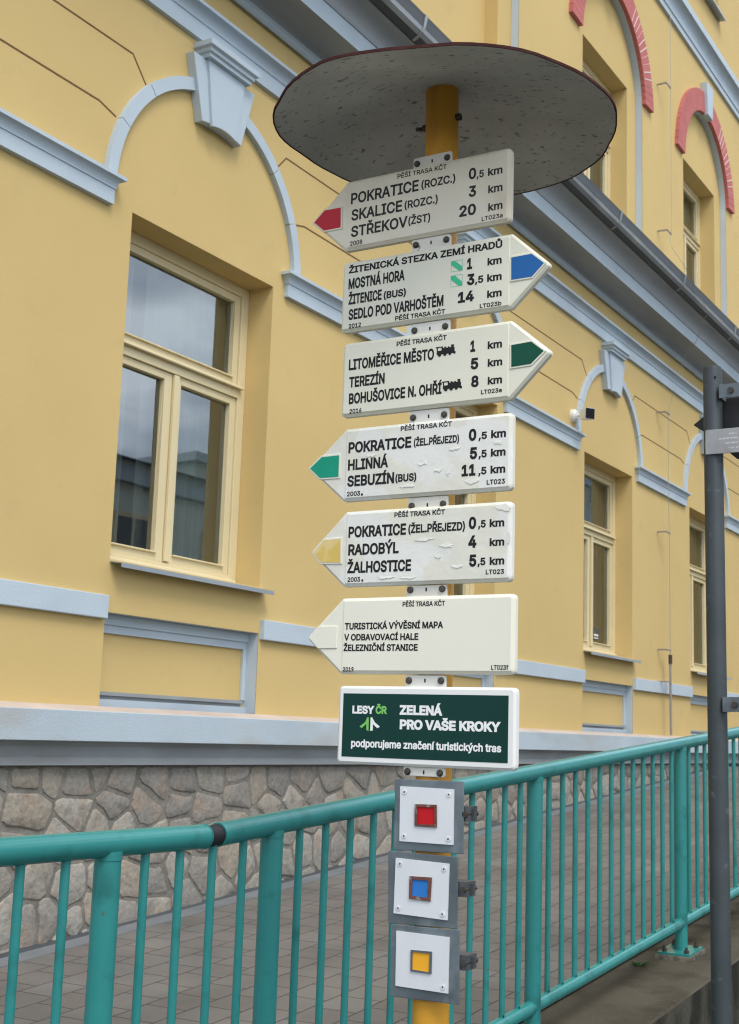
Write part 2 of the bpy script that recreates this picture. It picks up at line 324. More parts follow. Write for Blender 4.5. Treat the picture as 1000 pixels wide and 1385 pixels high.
def glyphs(txt, off):
    """outlines of the text, made bolder by off, filled by the non-zero rule"""
    loops = outlines(txt)
    area = lambda l: sum(l[i - 1][0] * l[i][1] - l[i][0] * l[i - 1][1] for i in range(len(l))) / 2
    sg = 1 if area(max(loops, key=lambda l: abs(area(l)))) > 0 else -1; out = []
    for l in loops:
        L = len(l); q = []
        for i in range(L):
            a, b, c_ = Vector(l[i - 1]), Vector(l[i]), Vector(l[(i + 1) % L]); e0 = (b - a).normalized(); e1 = (c_ - b).normalized()
            n0 = Vector((e0.y, -e0.x)) * sg; n1 = Vector((e1.y, -e1.x)) * sg; m_ = n0 + n1; k = max(m_.length_squared, 0.6)
            p_ = b + m_ * (2 * off / k); q.append((p_.x, p_.y))
        out.append(q)
    vs_ = [Vector(p_) for l in out for p_ in l]; ed = []; o = 0
    for l in out: ed += [(o + i, o + (i + 1) % len(l)) for i in range(len(l))]; o += len(l)
    r_ = delaunay_2d_cdt(vs_, ed, [], 0, 1e-6); V, T = r_[0], r_[2]
    segs = [(l[i - 1], l[i]) for l in out for i in range(len(l))]; segs = [(a, b, min(a[1], b[1]), max(a[1], b[1])) for a, b in segs]
    f = []
    for t in T:
        cx_ = sum(V[i].x for i in t) / 3; cy_ = sum(V[i].y for i in t) / 3; wn_ = 0
        for a, b, lo, hi in segs:
            if lo <= cy_ < hi and a[0] + (cy_ - a[1]) / (b[1] - a[1]) * (b[0] - a[0]) > cx_: wn_ += 1 if b[1] > a[1] else -1
        if wn_: f.append(list(t))
    return [(p_.x, p_.y) for p_ in V], f
CAPS = {}
def cap_height(off):
    if off not in CAPS: CAPS[off] = max(y for x, y in glyphs('H', off)[0])
    return CAPS[off]
def write(mb, txt, yl, yr, z, cap, X, m, off=0.02):
    """lettering on a plane facing -X: yl..yr are its left and right ends, z its baseline, cap the height of its capitals"""
    v, f = glyphs(txt, off)
    x0 = min(p[0] for p in v); x1 = max(p[0] for p in v); sx = (yl - yr) / (x1 - x0); sy = cap / cap_height(off)
    mb.add([(X, yl - (p[0] - x0) * sx, z + p[1] * sy) for p in v], f, m)

# ================================================================== SETTING
def zg(x): return -0.239 if x > 16.5 else (-1.643 if x < -3 else -1.427 + 0.072 * x)
g = MB(); g.quad((-400, -400, -1.66), (400, -400, -1.66), (400, 400, -1.66), (-400, 400, -1.66), 'asphalt'); kind(g.build('ground', recalc=False), 'structure')
g = MB(); xs = [-30, -3, 16.5, 60]
for a, b in zip(xs, xs[1:]): g.quad((a, 2.28, zg(a)), (b, 2.28, zg(b)), (b, 4.78, zg(b)), (a, 4.78, zg(a)), 'paver')
kind(g.build('pavement', recalc=False), 'structure')
g = MB()
for a, b in zip(xs, xs[1:]):
    v = [(x, y, zg(x) + dz) for x in (a, b) for y, dz in ((4.64, -0.03), (4.64, 0.004), (4.70, 0.004), (4.70, -0.03))]
    g.add(v, [(0, 4, 5, 1), (1, 5, 6, 2), (2, 6, 7, 3)], 'kerb')
    v = [(x, y, zg(x) + dz) for x in (a, b) for y, dz in ((4.7005, 0.002), (4.760, 0.006), (4.787, 0.022), (4.788, 0.022))]
    g.add(v, [(0, 4, 5, 1)], 'kerb'); g.add(v, [(1, 5, 6, 2)], 'dark_gutter')
kind(g.build('kerb_strip'), 'structure')
# retaining wall with its concrete top slab, carrying the railing
rw = MB()
xs2 = [-3, 0, 1.5, 3, 4.5, 6, 7.5, 9, 12, 16.5, 34]
for a, b in zip(xs2, xs2[1:]):
    top = [(1.842, -0.058), (1.85, -0.05), (2.285, -0.05), (2.285, -0.3)]
    v = [(x, y, zg(x) + dz) for x in (a, b) for y, dz in top]
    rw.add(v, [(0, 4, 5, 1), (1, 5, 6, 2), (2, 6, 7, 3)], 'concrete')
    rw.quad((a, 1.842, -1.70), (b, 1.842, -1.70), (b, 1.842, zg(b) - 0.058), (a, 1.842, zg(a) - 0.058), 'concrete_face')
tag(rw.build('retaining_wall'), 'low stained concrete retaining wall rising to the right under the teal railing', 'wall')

# ================================================================== BUILDING
D = 4.8; PITCH = 3.378; C0 = 6.046
BAYS = [C0 + PITCH * i for i in range(-1, 6)]
XA, XB = C0 - 1.5 * PITCH, C0 + 5.5 * PITCH
bld = thing('building', 'long yellow plastered building with blue-grey trim, arched windows and rubble stone base', 'building', (12.0, 4.8, -0.5))
WL, WR, WZ0, WZ1 = -0.688, 0.688, 0.885, 2.828
# --- ground floor wall with window openings and panel recesses
w = MB()
for c in BAYS:
    xs_ = [c - PITCH / 2, c - 0.70, c + WL, c + WR, c + 0.70, c + PITCH / 2]; zs_ = [0.09, 0.602, WZ0, WZ1, 5.05]
    for i in range(5):
        for k in range(4):
            xm = (xs_[i] + xs_[i + 1]) / 2 - c; zm = (zs_[k] + zs_[k + 1]) / 2
            if abs(xm) < 0.70 and k == 0: continue
            if abs(xm) < 0.688 and k == 2: continue
            w.quad((xs_[i], D, zs_[k]), (xs_[i + 1], D, zs_[k]), (xs_[i + 1], D, zs_[k + 1]), (xs_[i], D, zs_[k + 1]), 'plaster')
    a, b = c + WL, c + WR
    for (x0, z0, x1, z1) in ((a, WZ0, a, WZ1), (b, WZ0, b, WZ1), (a, WZ0, b, WZ0), (a, WZ1, b, WZ1)):
        w.quad((x0, D, z0), (x1, D, z1), (x1, D + 0.32, z1), (x0, D + 0.32, z0), 'plaster')
w.build('wall', bld, (12, 4.8, 1), weld=False)
# --- recessed panels under the windows
def panel(c):
    p = MB(); a, b, z0, z1, yb = c - 0.70, c + 0.70, 0.09, 0.602, D + 0.10
    for (xa, za, xb, zb) in ((a, z0, a, z1), (b, z0, b, z1), (a, z1, b, z1)):
        p.quad((xa, D + 0.002, za), (xb, D + 0.002, zb), (xb, yb, zb), (xa, yb, za), 'trim')
    p.quad((a, yb, z0), (b, yb, z0), (b, yb, z1), (a, yb, z1), 'plaster')
    p.box(a + 0.001, b - 0.001, yb - 0.030, yb - 0.001, 0.545, 0.600, 'trim'); p.box(a + 0.001, b - 0.001, yb - 0.018, yb - 0.001, 0.50, 0.545, 'trim')
    p.box(a + 0.001, b - 0.001, yb - 0.030, yb - 0.001, 0.091, 0.148, 'trim'); p.box(a + 0.001, b - 0.035, yb - 0.030, yb - 0.001, 0.168, 0.188, 'trim_under'); p.box(a + 0.001, b - 0.035, yb - 0.012, yb - 0.001, 0.148, 0.168, 'trim_under')  # lower strips take the darker grey to paint in the groove's shade
    p.box(a + 0.001, a + 0.04, yb - 0.018, yb - 0.001, 0.19, 0.50, 'trim'); p.box(b - 0.035, b - 0.001, yb - 0.018, yb - 0.001, 0.19, 0.50, 'trim')
    return p.build('wall_panel', bld, (c, D, 0.35))
first = panel(BAYS[0])
for i in range(1, len(BAYS)): copy_part(first, PITCH * i)
# --- blue-grey blocks between the panels
p = MB(); c = BAYS[0]; p.box(c + 0.712, c + PITCH - 0.712, D - 0.035, D + 0.01, 0.563, 0.686, 'trim')
first = p.build('sill_band', bld, (c + PITCH / 2, D, 0.62), bevel=0.004)
for i in range(1, len(BAYS) - 1): copy_part(first, PITCH * i)
# --- ledge
p = MB()
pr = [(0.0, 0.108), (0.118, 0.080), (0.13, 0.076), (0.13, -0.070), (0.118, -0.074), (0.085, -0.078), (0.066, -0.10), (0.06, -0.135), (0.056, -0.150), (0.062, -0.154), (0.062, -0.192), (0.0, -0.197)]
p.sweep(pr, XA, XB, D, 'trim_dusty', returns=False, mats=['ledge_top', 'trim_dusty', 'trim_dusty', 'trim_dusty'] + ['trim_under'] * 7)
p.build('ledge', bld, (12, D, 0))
# --- stone plinth: mortar bed and rubble stones set in it
p = MB(); p.quad((XA, D - 0.012, -1.9), (XB, D - 0.012, -1.9), (XB, D - 0.012, -0.195), (XA, D - 0.012, -0.195), 'mortar')
p.build('stone_plinth', bld, (12, D, -1))
rs = random.Random(11); pts = []; zr = -0.17; row = 0
while zr > -1.75:
    hh = rs.uniform(.12, .24); xq = XA - .1 + rs.uniform(0, .2)
    while xq < 19.5:
        ww = rs.uniform(.11, .38); pts.append((xq + ww / 2 + rs.uniform(-.03, .03), zr - hh / 2 + rs.uniform(-.065, .065))); xq += ww
    zr -= hh
grid = {}
for i, q in enumerate(pts): grid.setdefault((int(q[0] // .4), int(q[1] // .4)), []).append(i)
p = MB(); lim0, lim1 = -1.9, -0.204
for i, (px_, pz_) in enumerate(pts):
    if px_ < 2.2: continue
    cell = [(px_ - .45, max(lim0, pz_ - .45)), (px_ + .45, max(lim0, pz_ - .45)), (px_ + .45, min(lim1, pz_ + .45)), (px_ - .45, min(lim1, pz_ + .45))]
    gx_, gz_ = int(px_ // .4), int(pz_ // .4); gap = rs.uniform(.005, .016)
    for ix in range(gx_ - 2, gx_ + 3):
        for iz in range(gz_ - 2, gz_ + 3):
            for j in grid.get((ix, iz), ()):
                if j == i: continue
                nx_, nz_ = pts[j][0] - px_, pts[j][1] - pz_; L = math.hypot(nx_, nz_)
                if L > .8: continue
                nx_ /= L; nz_ /= L; lim = L / 2 - gap; out = []
                for k in range(len(cell)):
                    A_, B_ = cell[k - 1], cell[k]; da = (A_[0] - px_) * nx_ + (A_[1] - pz_) * nz_ - lim; db = (B_[0] - px_) * nx_ + (B_[1] - pz_) * nz_ - lim
                    if (da <= 0) != (db <= 0): t_ = da / (da - db); out.append((A_[0] + (B_[0] - A_[0]) * t_, A_[1] + (B_[1] - A_[1]) * t_))
                    if db <= 0: out.append(B_)
                cell = out
                if len(cell) < 3: break
            if len(cell) < 3: break
        if len(cell) < 3: break
    if len(cell) < 3: continue
    q = cell
    for it in range(1):      # worn corners and a chipped outline
        q = [pt for k in range(len(q)) for pt in ((q[k - 1][0] * .88 + q[k][0] * .12, q[k - 1][1] * .88 + q[k][1] * .12), (q[k - 1][0] * .62 + q[k][0] * .38 + rs.uniform(-.006, .006), q[k - 1][1] * .62 + q[k][1] * .38 + rs.uniform(-.006, .006)), (q[k - 1][0] * .12 + q[k][0] * .88, q[k - 1][1] * .12 + q[k][1] * .88))]
    q = [(a_ + rs.uniform(-.0035, .0035), min(b_ + rs.uniform(-.0035, .0035), -0.2)) for a_, b_ in q]
    cxm = sum(a_ for a_, _ in q) / len(q); czm = sum(b_ for _, b_ in q) / len(q); pr_ = rs.uniform(.003, .010); tx_, tz_ = rs.uniform(-.03, .03), rs.uniform(-.04, .04)
    lay = []
    for f_, y_ in ((1.0, 0.0), (.975, pr_ * .65), (.91, pr_)):
        lay.append([(cxm + (a_ - cxm) * f_, D - 0.0125 - y_ - (tx_ * (a_ - cxm) + tz_ * (b_ - czm)) * (y_ / pr_) * .5 - (rs.uniform(-.0012, .0012) if y_ else 0), czm + (b_ - czm) * f_) for a_, b_ in q])
    n_ = len(q); o_ = len(p.v); p.v += [v_ for g_ in lay for v_ in g_]; k_ = p.mi('stone')
    for r_ in range(2):
        for k in range(n_): p.f.append([o_ + r_ * n_ + k, o_ + r_ * n_ + (k + 1) % n_, o_ + (r_ + 1) * n_ + (k + 1) % n_, o_ + (r_ + 1) * n_ + k]); p.m.append(k_)
    p.v.append((cxm, D - .0125 - pr_ - rs.uniform(0, .004), czm)); ce = len(p.v) - 1
    for k in range(n_): p.f.append([o_ + 2 * n_ + k, o_ + 2 * n_ + (k + 1) % n_, ce]); p.m.append(k_)
p.build('rubble_cladding', bld, (12, D, -1), weld=False, smooth=True)
# --- imposts (string course pieces between the arches)
def cove(p0, z0, p1, z1, n=7):
    return [(p1 + (p0 - p1) * math.cos(t), z0 + (z1 - z0) * math.sin(t)) for t in [math.pi / 2 * i / n for i in range(n + 1)]]
imp = [(0.0, 2.797), (0.030, 2.799), (0.030, 2.883), (0.036, 2.885), (0.036, 2.893)] + cove(0.036, 2.893, 0.066, 2.936) + [(0.072, 2.938), (0.072, 2.958), (0.0, 2.966)]
imp = [(a * 1.05, b) for a, b in imp]
c = BAYS[0]; p = MB(); p.sweep(imp, c + 0.845, c + PITCH - 0.905, D, 'trim')
first = p.build('impost', bld, (c + PITCH / 2, D, 2.88))
for i in range(1, len(BAYS) - 1): copy_part(first, PITCH * i)
# --- arch mouldings: segments with open joints
def arch(c):
    p = MB(); ri, ro, zc = 0.870, 0.945, 2.912
    br = [3.0, 25.0, 47.3, 83.0, 97.0, 132.7, 155.0, 177.0]
    for a, b in zip(br, br[1:]):
        n = max(3, int((b - a) / 3)); g = 0.16
        t = [R(a + g + (b - a - 2 * g) * i / n) for i in range(n + 1)]
        for sgn in (0,):
            out = [(ro * math.cos(q), ro * math.sin(q)) for q in t] + [(ri * math.cos(q), ri * math.sin(q)) for q in reversed(t)]
            for i in range(n):
                quadp = [out[i], out[i + 1], out[2 * n - i], out[2 * n + 1 - i]]
                p.prism(quadp, lambda q: (c + q[0], D, zc + q[1]), lambda q: (c + q[0], D - 0.036, zc + q[1]), 'trim')
    return p.build('arch_moulding', bld, (c, D, 2.9))
first = arch(BAYS[0])
for i in range(1, len(BAYS)): copy_part(first, PITCH * i)
# --- keystones
def keystone(c):
    p = MB(); f = lambda y: (lambda q: (c + q[0], y, q[1]))
    arc = lambda h, z, dz: [(-h + 2 * h * i / 8, z + dz * (1 - (1 - abs(2 * i / 8 - 1) ** 2)) * 0 - dz * 0 + dz * (1 - (2 * i / 8 - 1) ** 2)) for i in range(9)]
    p.prism([(-0.31, 3.965)] + arc(0.195, 3.572, 0.022) + [(0.31, 3.965)], f(D), f(D - 0.060), 'trim')
    p.prism([(-0.185, 3.972)] + arc(0.118, 3.566, 0.019) + [(0.185, 3.972)], f(D - 0.055), f(D - 0.078), 'trim')
    p.sweep([(0.0, 3.966), (0.105, 3.968), (0.105, 3.992), (0.120, 3.997), (0.120, 4.020), (0.140, 4.028), (0.140, 4.062), (0.0, 4.072)], c - 0.105, c + 0.105, D, 'trim')
    return p.build('keystone', bld, (c, D, 3.8), bevel=0.003)
first = keystone(BAYS[0])
for i in range(1, len(BAYS)): copy_part(first, PITCH * i)
# --- upper string course
p = MB()
s2 = [(0.0, 4.090), (0.030, 4.092), (0.030, 4.196), (0.037, 4.199), (0.037, 4.209)] + cove(0.037, 4.209, 0.088, 4.262) + [(0.095, 4.265), (0.095, 4.286), (0.0, 4.297)]
p.sweep(s2, XA, XB, D, 'trim', returns=False); p.build('string_course', bld, (12, D, 4.2))
# --- incised joints of the plaster: thin raised strips coloured as the grooves' shadow
def joint(c, pts):
    p = MB(); t = 0.0045
    def offs(i):
        a = Vector(pts[max(i - 1, 0)]); b = Vector(pts[i]); d_ = Vector(pts[min(i + 1, len(pts) - 1)]); e0 = (b - a).normalized() if i else (d_ - b).normalized(); e1 = (d_ - b).normalized() if i < len(pts) - 1 else e0
        n = Vector((-e0.y, e0.x)) + Vector((-e1.y, e1.x)); return b + n * (2 * t / n.length_squared), b - n * (2 * t / n.length_squared)
    up_, dn = zip(*[offs(i) for i in range(len(pts))]); q = list(up_) + list(reversed(dn)); n = len(pts)
    for i in range(n - 1):
        p.prism([up_[i], up_[i + 1], dn[i + 1], dn[i]], lambda r_: (c + r_[0], D, r_[1]), lambda r_: (c + r_[0], D - 0.0025, r_[1]), 'joint')
    return p.build('plaster_joint', bld, (c + pts[1][0], D, pts[1][1]))
h = PITCH / 2
for s_ in (-1, 1):
    for ln in ([(s_ * h, 3.350), (s_ * 1.01, 3.350), (s_ * 0.872, 3.315)], [(s_ * h, 3.738), (s_ * 0.768, 3.738), (s_ * 0.645, 3.608)]):
        first = joint(BAYS[0], ln)
        for i in range(1, len(BAYS)): copy_part(first, PITCH * i)
# --- cornice
p = MB()
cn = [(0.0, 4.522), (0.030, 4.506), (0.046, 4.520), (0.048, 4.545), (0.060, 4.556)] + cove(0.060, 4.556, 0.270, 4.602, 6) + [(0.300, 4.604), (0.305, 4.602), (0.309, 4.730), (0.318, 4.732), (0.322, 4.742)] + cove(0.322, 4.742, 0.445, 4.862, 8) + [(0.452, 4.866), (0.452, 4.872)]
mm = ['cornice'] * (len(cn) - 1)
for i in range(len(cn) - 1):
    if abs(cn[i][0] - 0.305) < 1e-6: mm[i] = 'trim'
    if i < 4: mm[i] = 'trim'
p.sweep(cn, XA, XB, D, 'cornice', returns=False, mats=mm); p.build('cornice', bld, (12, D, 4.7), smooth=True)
p = MB()
gt = [(0.452, 4.872), (0.475, 4.862), (0.515, 4.884), (0.545, 4.905), (0.555, 4.935), (0.560, 4.940), (0.566, 4.990), (0.572, 5.022), (0.560, 5.034), (0.520, 5.030), (0.0, 5.12)]
p.sweep(gt, XA, XB, D, 'gutter', returns=False, mats=['dark_gutter', 'dark_gutter', 'gutter', 'gutter', 'gutter', 'dark_gutter', 'dark_gutter', 'gutter', 'gutter', 'gutter'])
x = XA + 0.7
while x < XB:   # seams of the sheets
    p.prism([(0.470, 4.858), (0.519, 4.881), (0.550, 4.903), (0.561, 4.935), (0.580, 5.022), (0.555, 5.037), (0.5, 5.0)], lambda q: (x, D - q[0], q[1]), lambda q: (x + 0.03, D - q[0], q[1]), 'gutter'); x += 1.98
p.build('gutter', bld, (12, D, 5))
# --- upper floor: wall with round-headed recesses
YU = 4.775; YR = 4.852; RI, RO, ZA = 0.955, 1.238, 7.15
UW, UZ0, UZ1 = 0.668, 5.35, 7.285
u_ = MB(); rv = MB()
for c in BAYS:
    N = 32; ang = [math.pi * i / N for i in range(N + 1)]
    u_.quad((c - PITCH / 2, YU, 5.0), (c - RI, YU, 5.0), (c - RI, YU, 9.3), (c - PITCH / 2, YU, 9.3), 'plaster')
    u_.quad((c + RI, YU, 5.0), (c + PITCH / 2, YU, 5.0), (c + PITCH / 2, YU, 9.3), (c + RI, YU, 9.3), 'plaster')
    for a, b in zip(ang, ang[1:]):
        xa, za, xb, zb = RI * math.cos(a), RI * math.sin(a), RI * math.cos(b), RI * math.sin(b)
        u_.quad((c + xa, YU, ZA + za), (c + xb, YU, ZA + zb), (c + xb, YU, 9.3), (c + xa, YU, 9.3), 'plaster')
    # recess back wall around the window
    xs_ = [-RI - .02, -UW, UW, RI + .02]; zs_ = [5.0, UZ0, UZ1, 8.2]
    for i in range(3):
        for k in range(3):
            if i == 1 and k == 1: continue
            u_.quad((c + xs_[i], YR, zs_[k]), (c + xs_[i + 1], YR, zs_[k]), (c + xs_[i + 1], YR, zs_[k + 1]), (c + xs_[i], YR, zs_[k + 1]), 'plaster')
    for (x0, z0, x1, z1) in ((-UW, UZ0, -UW, UZ1), (UW, UZ0, UW, UZ1), (-UW, UZ0, UW, UZ0), (-UW, UZ1, UW, UZ1)):
        u_.quad((c + x0, YR, z0), (c + x1, YR, z1), (c + x1, YR + 0.30, z1), (c + x0, YR + 0.30, z0), 'plaster')
    # third floor with plain openings
    xs_ = [-PITCH / 2, -0.72, 0.72, PITCH / 2]; zs_ = [9.3, 9.85, 11.75, 13.0]
    for i in range(3):
        for k in range(3):
            if i == 1 and k == 1: continue
            u_.quad((c + xs_[i], YU, zs_[k]), (c + xs_[i + 1], YU, zs_[k]), (c + xs_[i + 1], YU, zs_[k + 1]), (c + xs_[i], YU, zs_[k + 1]), 'plaster')
    for (x0, z0, x1, z1) in ((-.72, 9.85, -.72, 11.75), (.72, 9.85, .72, 11.75), (-.72, 9.85, .72, 9.85), (-.72, 11.75, .72, 11.75)):
        u_.quad((c + x0, YU, z0), (c + x1, YU, z1), (c + x1, YU + 0.30, z1), (c + x0, YU + 0.30, z0), 'plaster')
u_.build('upper_wall', bld, (12, 4.8, 8), weld=False)
def reveal(c):
    p = MB(); pts = [(-RI, 5.0)] + [(-RI * math.cos(math.pi * i / 40), ZA + RI * math.sin(math.pi * i / 40)) for i in range(41)] + [(RI, 5.0)]
    for (xa, za), (xb, zb) in zip(pts, pts[1:]):
        ua = Vector((xa, za - ZA)).normalized() if za > ZA else Vector((math.copysign(1, xa), 0))
        ub = Vector((xb, zb - ZA)).normalized() if zb > ZA else Vector((math.copysign(1, xb), 0))
        ia, ib = 0.003, 0.003
        p.quad((c + xa - ua.x * ia, YU + 0.001, za - ua.y * ia), (c + xb - ub.x * ib, YU + 0.001, zb - ub.y * ib), (c + xb - ub.x * ib, YR - 0.001, zb - ub.y * ib), (c + xa - ua.x * ia, YR - 0.001, za - ua.y * ia), 'trim')
    return p.build('arch_reveal', bld, (c, YU, 7), weld=True)
first = reveal(BAYS[0])
for i in range(1, len(BAYS)): copy_part(first, PITCH * i)
def brick_arch(c):
    p = MB(); N = 40
    a0, a1 = 3.0, 177.0
    f = lambda y: (lambda q: (c + q[0], y, ZA + q[1]))
    for i in range(N):
        a, b = R(a0 + (a1 - a0) * i / N + 0.12), R(a0 + (a1 - a0) * (i + 1) / N - 0.12); m_ = (a + b) / 2
        if abs(math.degrees(m_) - 90) < 6.5:
            q = [(r_ * math.cos(t), r_ * math.sin(t)) for r_, t in ((RI, R(a0 + (a1 - a0) * i / N)), (RO, R(a0 + (a1 - a0) * i / N)), (RO, R(a0 + (a1 - a0) * (i + 1) / N)), (RI, R(a0 + (a1 - a0) * (i + 1) / N)))]
            p.prism(q, f(YU), f(YU - 0.04), 'red'); continue
        q = [(RI * math.cos(a), RI * math.sin(a)), (RO * math.cos(a), RO * math.sin(a)), (RO * math.cos(b), RO * math.sin(b)), (RI * math.cos(b), RI * math.sin(b))]
        p.prism(q, f(YU), f(YU - 0.045), 'red')
        if 12 < math.degrees(a) < 62:   # thin white strips at the joints, right-hand side only
            e = 0.35 + 0.25 * math.sin(i * 1.7)
            q = [(r_ * math.cos(t), r_ * math.sin(t)) for r_, t in ((RI + .01, a - R(e)), (RO - .01, a - R(e)), (RO - .01, a - R(.02)), (RI + .01, a - R(.02)))]
            p.prism(q, f(YU - 0.03), f(YU - 0.0475), 'white_joint')
    o = p.build('brick_arch', bld, (c, YU, 7.9), weld=False)
    k = MB(); k.prism([(-0.105, 0.93), (0.105, 0.93), (0.145, 1.37), (-0.145, 1.37)], f(YU), f(YU - 0.085), 'trim')
    k.build('arch_keystone', o, (c, YU, 8.3), bevel=0.004)
    return o
first = brick_arch(BAYS[0])
for i in range(1, len(BAYS)): copy_part(first, PITCH * i)
p = MB()
s3 = [(0.0, 8.755), (0.035, 8.757), (0.035, 8.83), (0.05, 8.84), (0.05, 8.92)] + cove(0.05, 8.92, 0.13, 9.02) + [(0.14, 9.02), (0.14, 9.12), (0.125, 9.125), (0.0, 9.18)]
p.sweep(s3, XA, XB, YU, 'trim', returns=False); p.build('upper_string_course', bld, (12, YU, 9))
# --- windows
def ring(p, x0, x1, z0, z1, wl_, wr_, wb, wt, y0, y1, m):
    p.box(x0, x0 + wl_, y0, y1, z0, z1, m); p.box(x1 - wr_, x1, y0, y1, z0, z1, m)
    p.box(x0 + wl_, x1 - wr_, y0, y1, z0, z0 + wb, m); p.box(x0 + wl_, x1 - wr_, y0, y1, z1 - wt, z1, m)
def window(c, hw, z0, z1, zt, yf, sill_y, curtains=True, plain=False):
    """timber window: fixed frame, one top light above a transom, two casements; yf is the frame's front plane"""
    p = MB(); a, b = c - hw + 0.001, c + hw - 0.001; zb = z0 + 0.02
    ring(p, a, b, zb, z1 - 0.001, 0.072, 0.072, 0.05, 0.066, yf, yf + 0.09, 'frame')
    p.box(a + 0.072, b - 0.072, yf - 0.004, yf + 0.09, zt, zt + 0.075, 'frame')                       # transom
    p.prism([(0, 0.075), (-0.024, 0.071), (-0.028, 0.060), (-0.023, 0.053), (0, 0.056)], lambda q: (a + 0.07, yf - 0.004 + q[0], zt + q[1]), lambda q: (b - 0.05, yf - 0.004 + q[0], zt + q[1]), 'frame')  # drip mould
    p.prism([(0, 0.0), (-0.03, -0.008), (-0.035, -0.03), (0, -0.02)], lambda q: (a + 0.04, yf + q[0], zb + 0.03 + q[1]), lambda q: (b - 0.04, yf + q[0], zb + 0.03 + q[1]), 'frame')
    o = p.build('window', bld, (c, yf, (z0 + z1) / 2), bevel=0.003)
    s = MB(); i0, i1 = a + 0.074, b - 0.074; mid = c - 0.02
    ring(s, i0, i1, zt + 0.077, z1 - 0.068, 0.058, 0.058, 0.058, 0.046, yf + 0.012, yf + 0.075, 'frame')
    ring(s, i0, mid - 0.002, zb + 0.052, zt - 0.002, 0.058, 0.072, 0.058, 0.046, yf + 0.012, yf + 0.075, 'frame')
    ring(s, mid + 0.002, i1, zb + 0.052, zt - 0.002, 0.082, 0.058, 0.058, 0.046, yf + 0.012, yf + 0.075, 'frame')
    s.box(mid - 0.002, mid + 0.044, yf - 0.008, yf + 0.0118, zb + 0.06, zt - 0.006, 'frame')
    for (xa, xb, zz) in ((i0 + .055, i1 - .055, zt + .077 + .058), (i0 + .055, mid - .07, zb + .052 + .058), (mid + .08, i1 - .055, zb + .052 + .058)):
        s.box(xa, xb, yf - 0.004, yf + 0.0118, zz - 0.012, zz - 0.002, 'frame')
    s.build('sash', o, (c, yf, (z0 + z1) / 2), bevel=0.003)
    for (xa, xb, za, zc_) in ((i0 + .05, i1 - .05, zt + .12, z1 - .105), (i0 + .05, mid - .06, zb + .10, zt - .04), (mid + .07, i1 - .05, zb + .10, zt - .04)):
        q = MB(); q.quad((xa, yf + 0.045, za), (xb, yf + 0.045, za), (xb, yf + 0.045, zc_), (xa, yf + 0.045, zc_), 'glass')
        q.build('pane', o, ((xa + xb) / 2, yf + 0.045, (za + zc_) / 2), recalc=False)
    q = MB()
    q.prism([(yf + 0.01, z0 + 0.018), (sill_y, z0 - 0.022), (sill_y, z0 - 0.047), (sill_y + 0.004, z0 - 0.047), (sill_y + 0.004, z0 - 0.026), (yf + 0.01, z0 + 0.004)], lambda r_: (a + 0.0, r_[0], r_[1]), lambda r_: (b + 0.04, r_[0], r_[1]), 'sill')
    q.build('sill', o, (c, sill_y, z0))
    # the room behind, with sheer curtains
    q = MB(); ra, rb, rz0, rz1, y0, y1 = c - hw - 0.5, c + hw + 0.5, z0 - 0.6, z1 + 0.4, yf + 0.095, yf + 2.2
    q.quad((ra, y1, rz0), (rb, y1, rz0), (rb, y1, rz1), (ra, y1, rz1), 'room'); q.quad((ra, y0, rz0), (ra, y1, rz0), (ra, y1, rz1), (ra, y0, rz1), 'room'); q.quad((rb, y0, rz0), (rb, y1, rz0), (rb, y1, rz1), (rb, y0, rz1), 'room')
    q.quad((ra, y0, rz0), (rb, y0, rz0), (rb, y1, rz0), (ra, y1, rz0), 'room'); q.quad((ra, y0, rz1), (rb, y0, rz1), (rb, y1, rz1), (ra, y1, rz1), 'room')
    q.build('room', o, (c, y1, (z0 + z1) / 2))
    if curtains:
        q = MB()
        for (xa, xb) in ((c - hw + 0.02, c - 0.275), (c - 0.135, c + hw - 0.02)):
            n = 60; pts = [(xa + (xb - xa) * i / n, yf + 0.15 + 0.018 * math.sin(i * 1.25) + 0.01 * math.sin(i * 0.53 + 1)) for i in range(n + 1)]
            v = [(x_, y_, z_) for z_ in (z0 + 0.02, z1 + 0.1) for x_, y_ in pts]
            q.add(v, [(i, i + 1, n + 2 + i, n + 1 + i) for i in range(n)], 'curtain')
        q.build('curtain', o, (c, yf + 0.22, (z0 + z1) / 2), smooth=True)
    return o
first = window(BAYS[0], 0.688, WZ0, WZ1, 2.09, 4.985, 4.715)
for i in range(1, len(BAYS)): copy_part(first, PITCH * i)
first = window(BAYS[0], UW, UZ0, UZ1, 6.52, YR + 0.19, YR - 0.05)
for i in range(1, len(BAYS)):
    if i != 2: copy_part(first, PITCH * i)
p = MB(); c = BAYS[2]; p.quad((c - UW, YR + 0.13, UZ0), (c + UW, YR + 0.13, UZ0), (c + UW, YR + 0.13, UZ1), (c - UW, YR + 0.13, UZ1), 'plaster'); p.build('blind_niche', bld, (c, YR + 0.13, 6.3))
first = window(BAYS[0], 0.72, 9.85, 11.75, 11.0, YU + 0.19, YU - 0.10)
for i in range(1, len(BAYS)): copy_part(first, PITCH * i)
p = MB(); p.prism([(4.40, 12.9), (4.40, 13.05), (4.77, 13.1), (10.0, 16.0), (15.2, 13.0)], lambda q: (XA, q[0], q[1]), lambda q: (XB, q[0], q[1]), 'slate'); p.build('roof', bld, (12, 8, 13))
p = MB(); p.box(XA, XA + 0.3, 4.81, 15, -1.9, 13, 'plaster'); p.box(XB - 0.3, XB, 4.81, 15, -1.9, 13, 'plaster'); p.box(XA + .3, XB - .3, 14.7, 15, -1.9, 13, 'plaster'); p.build('side_wall', bld, (12, 12, 5), weld=False)

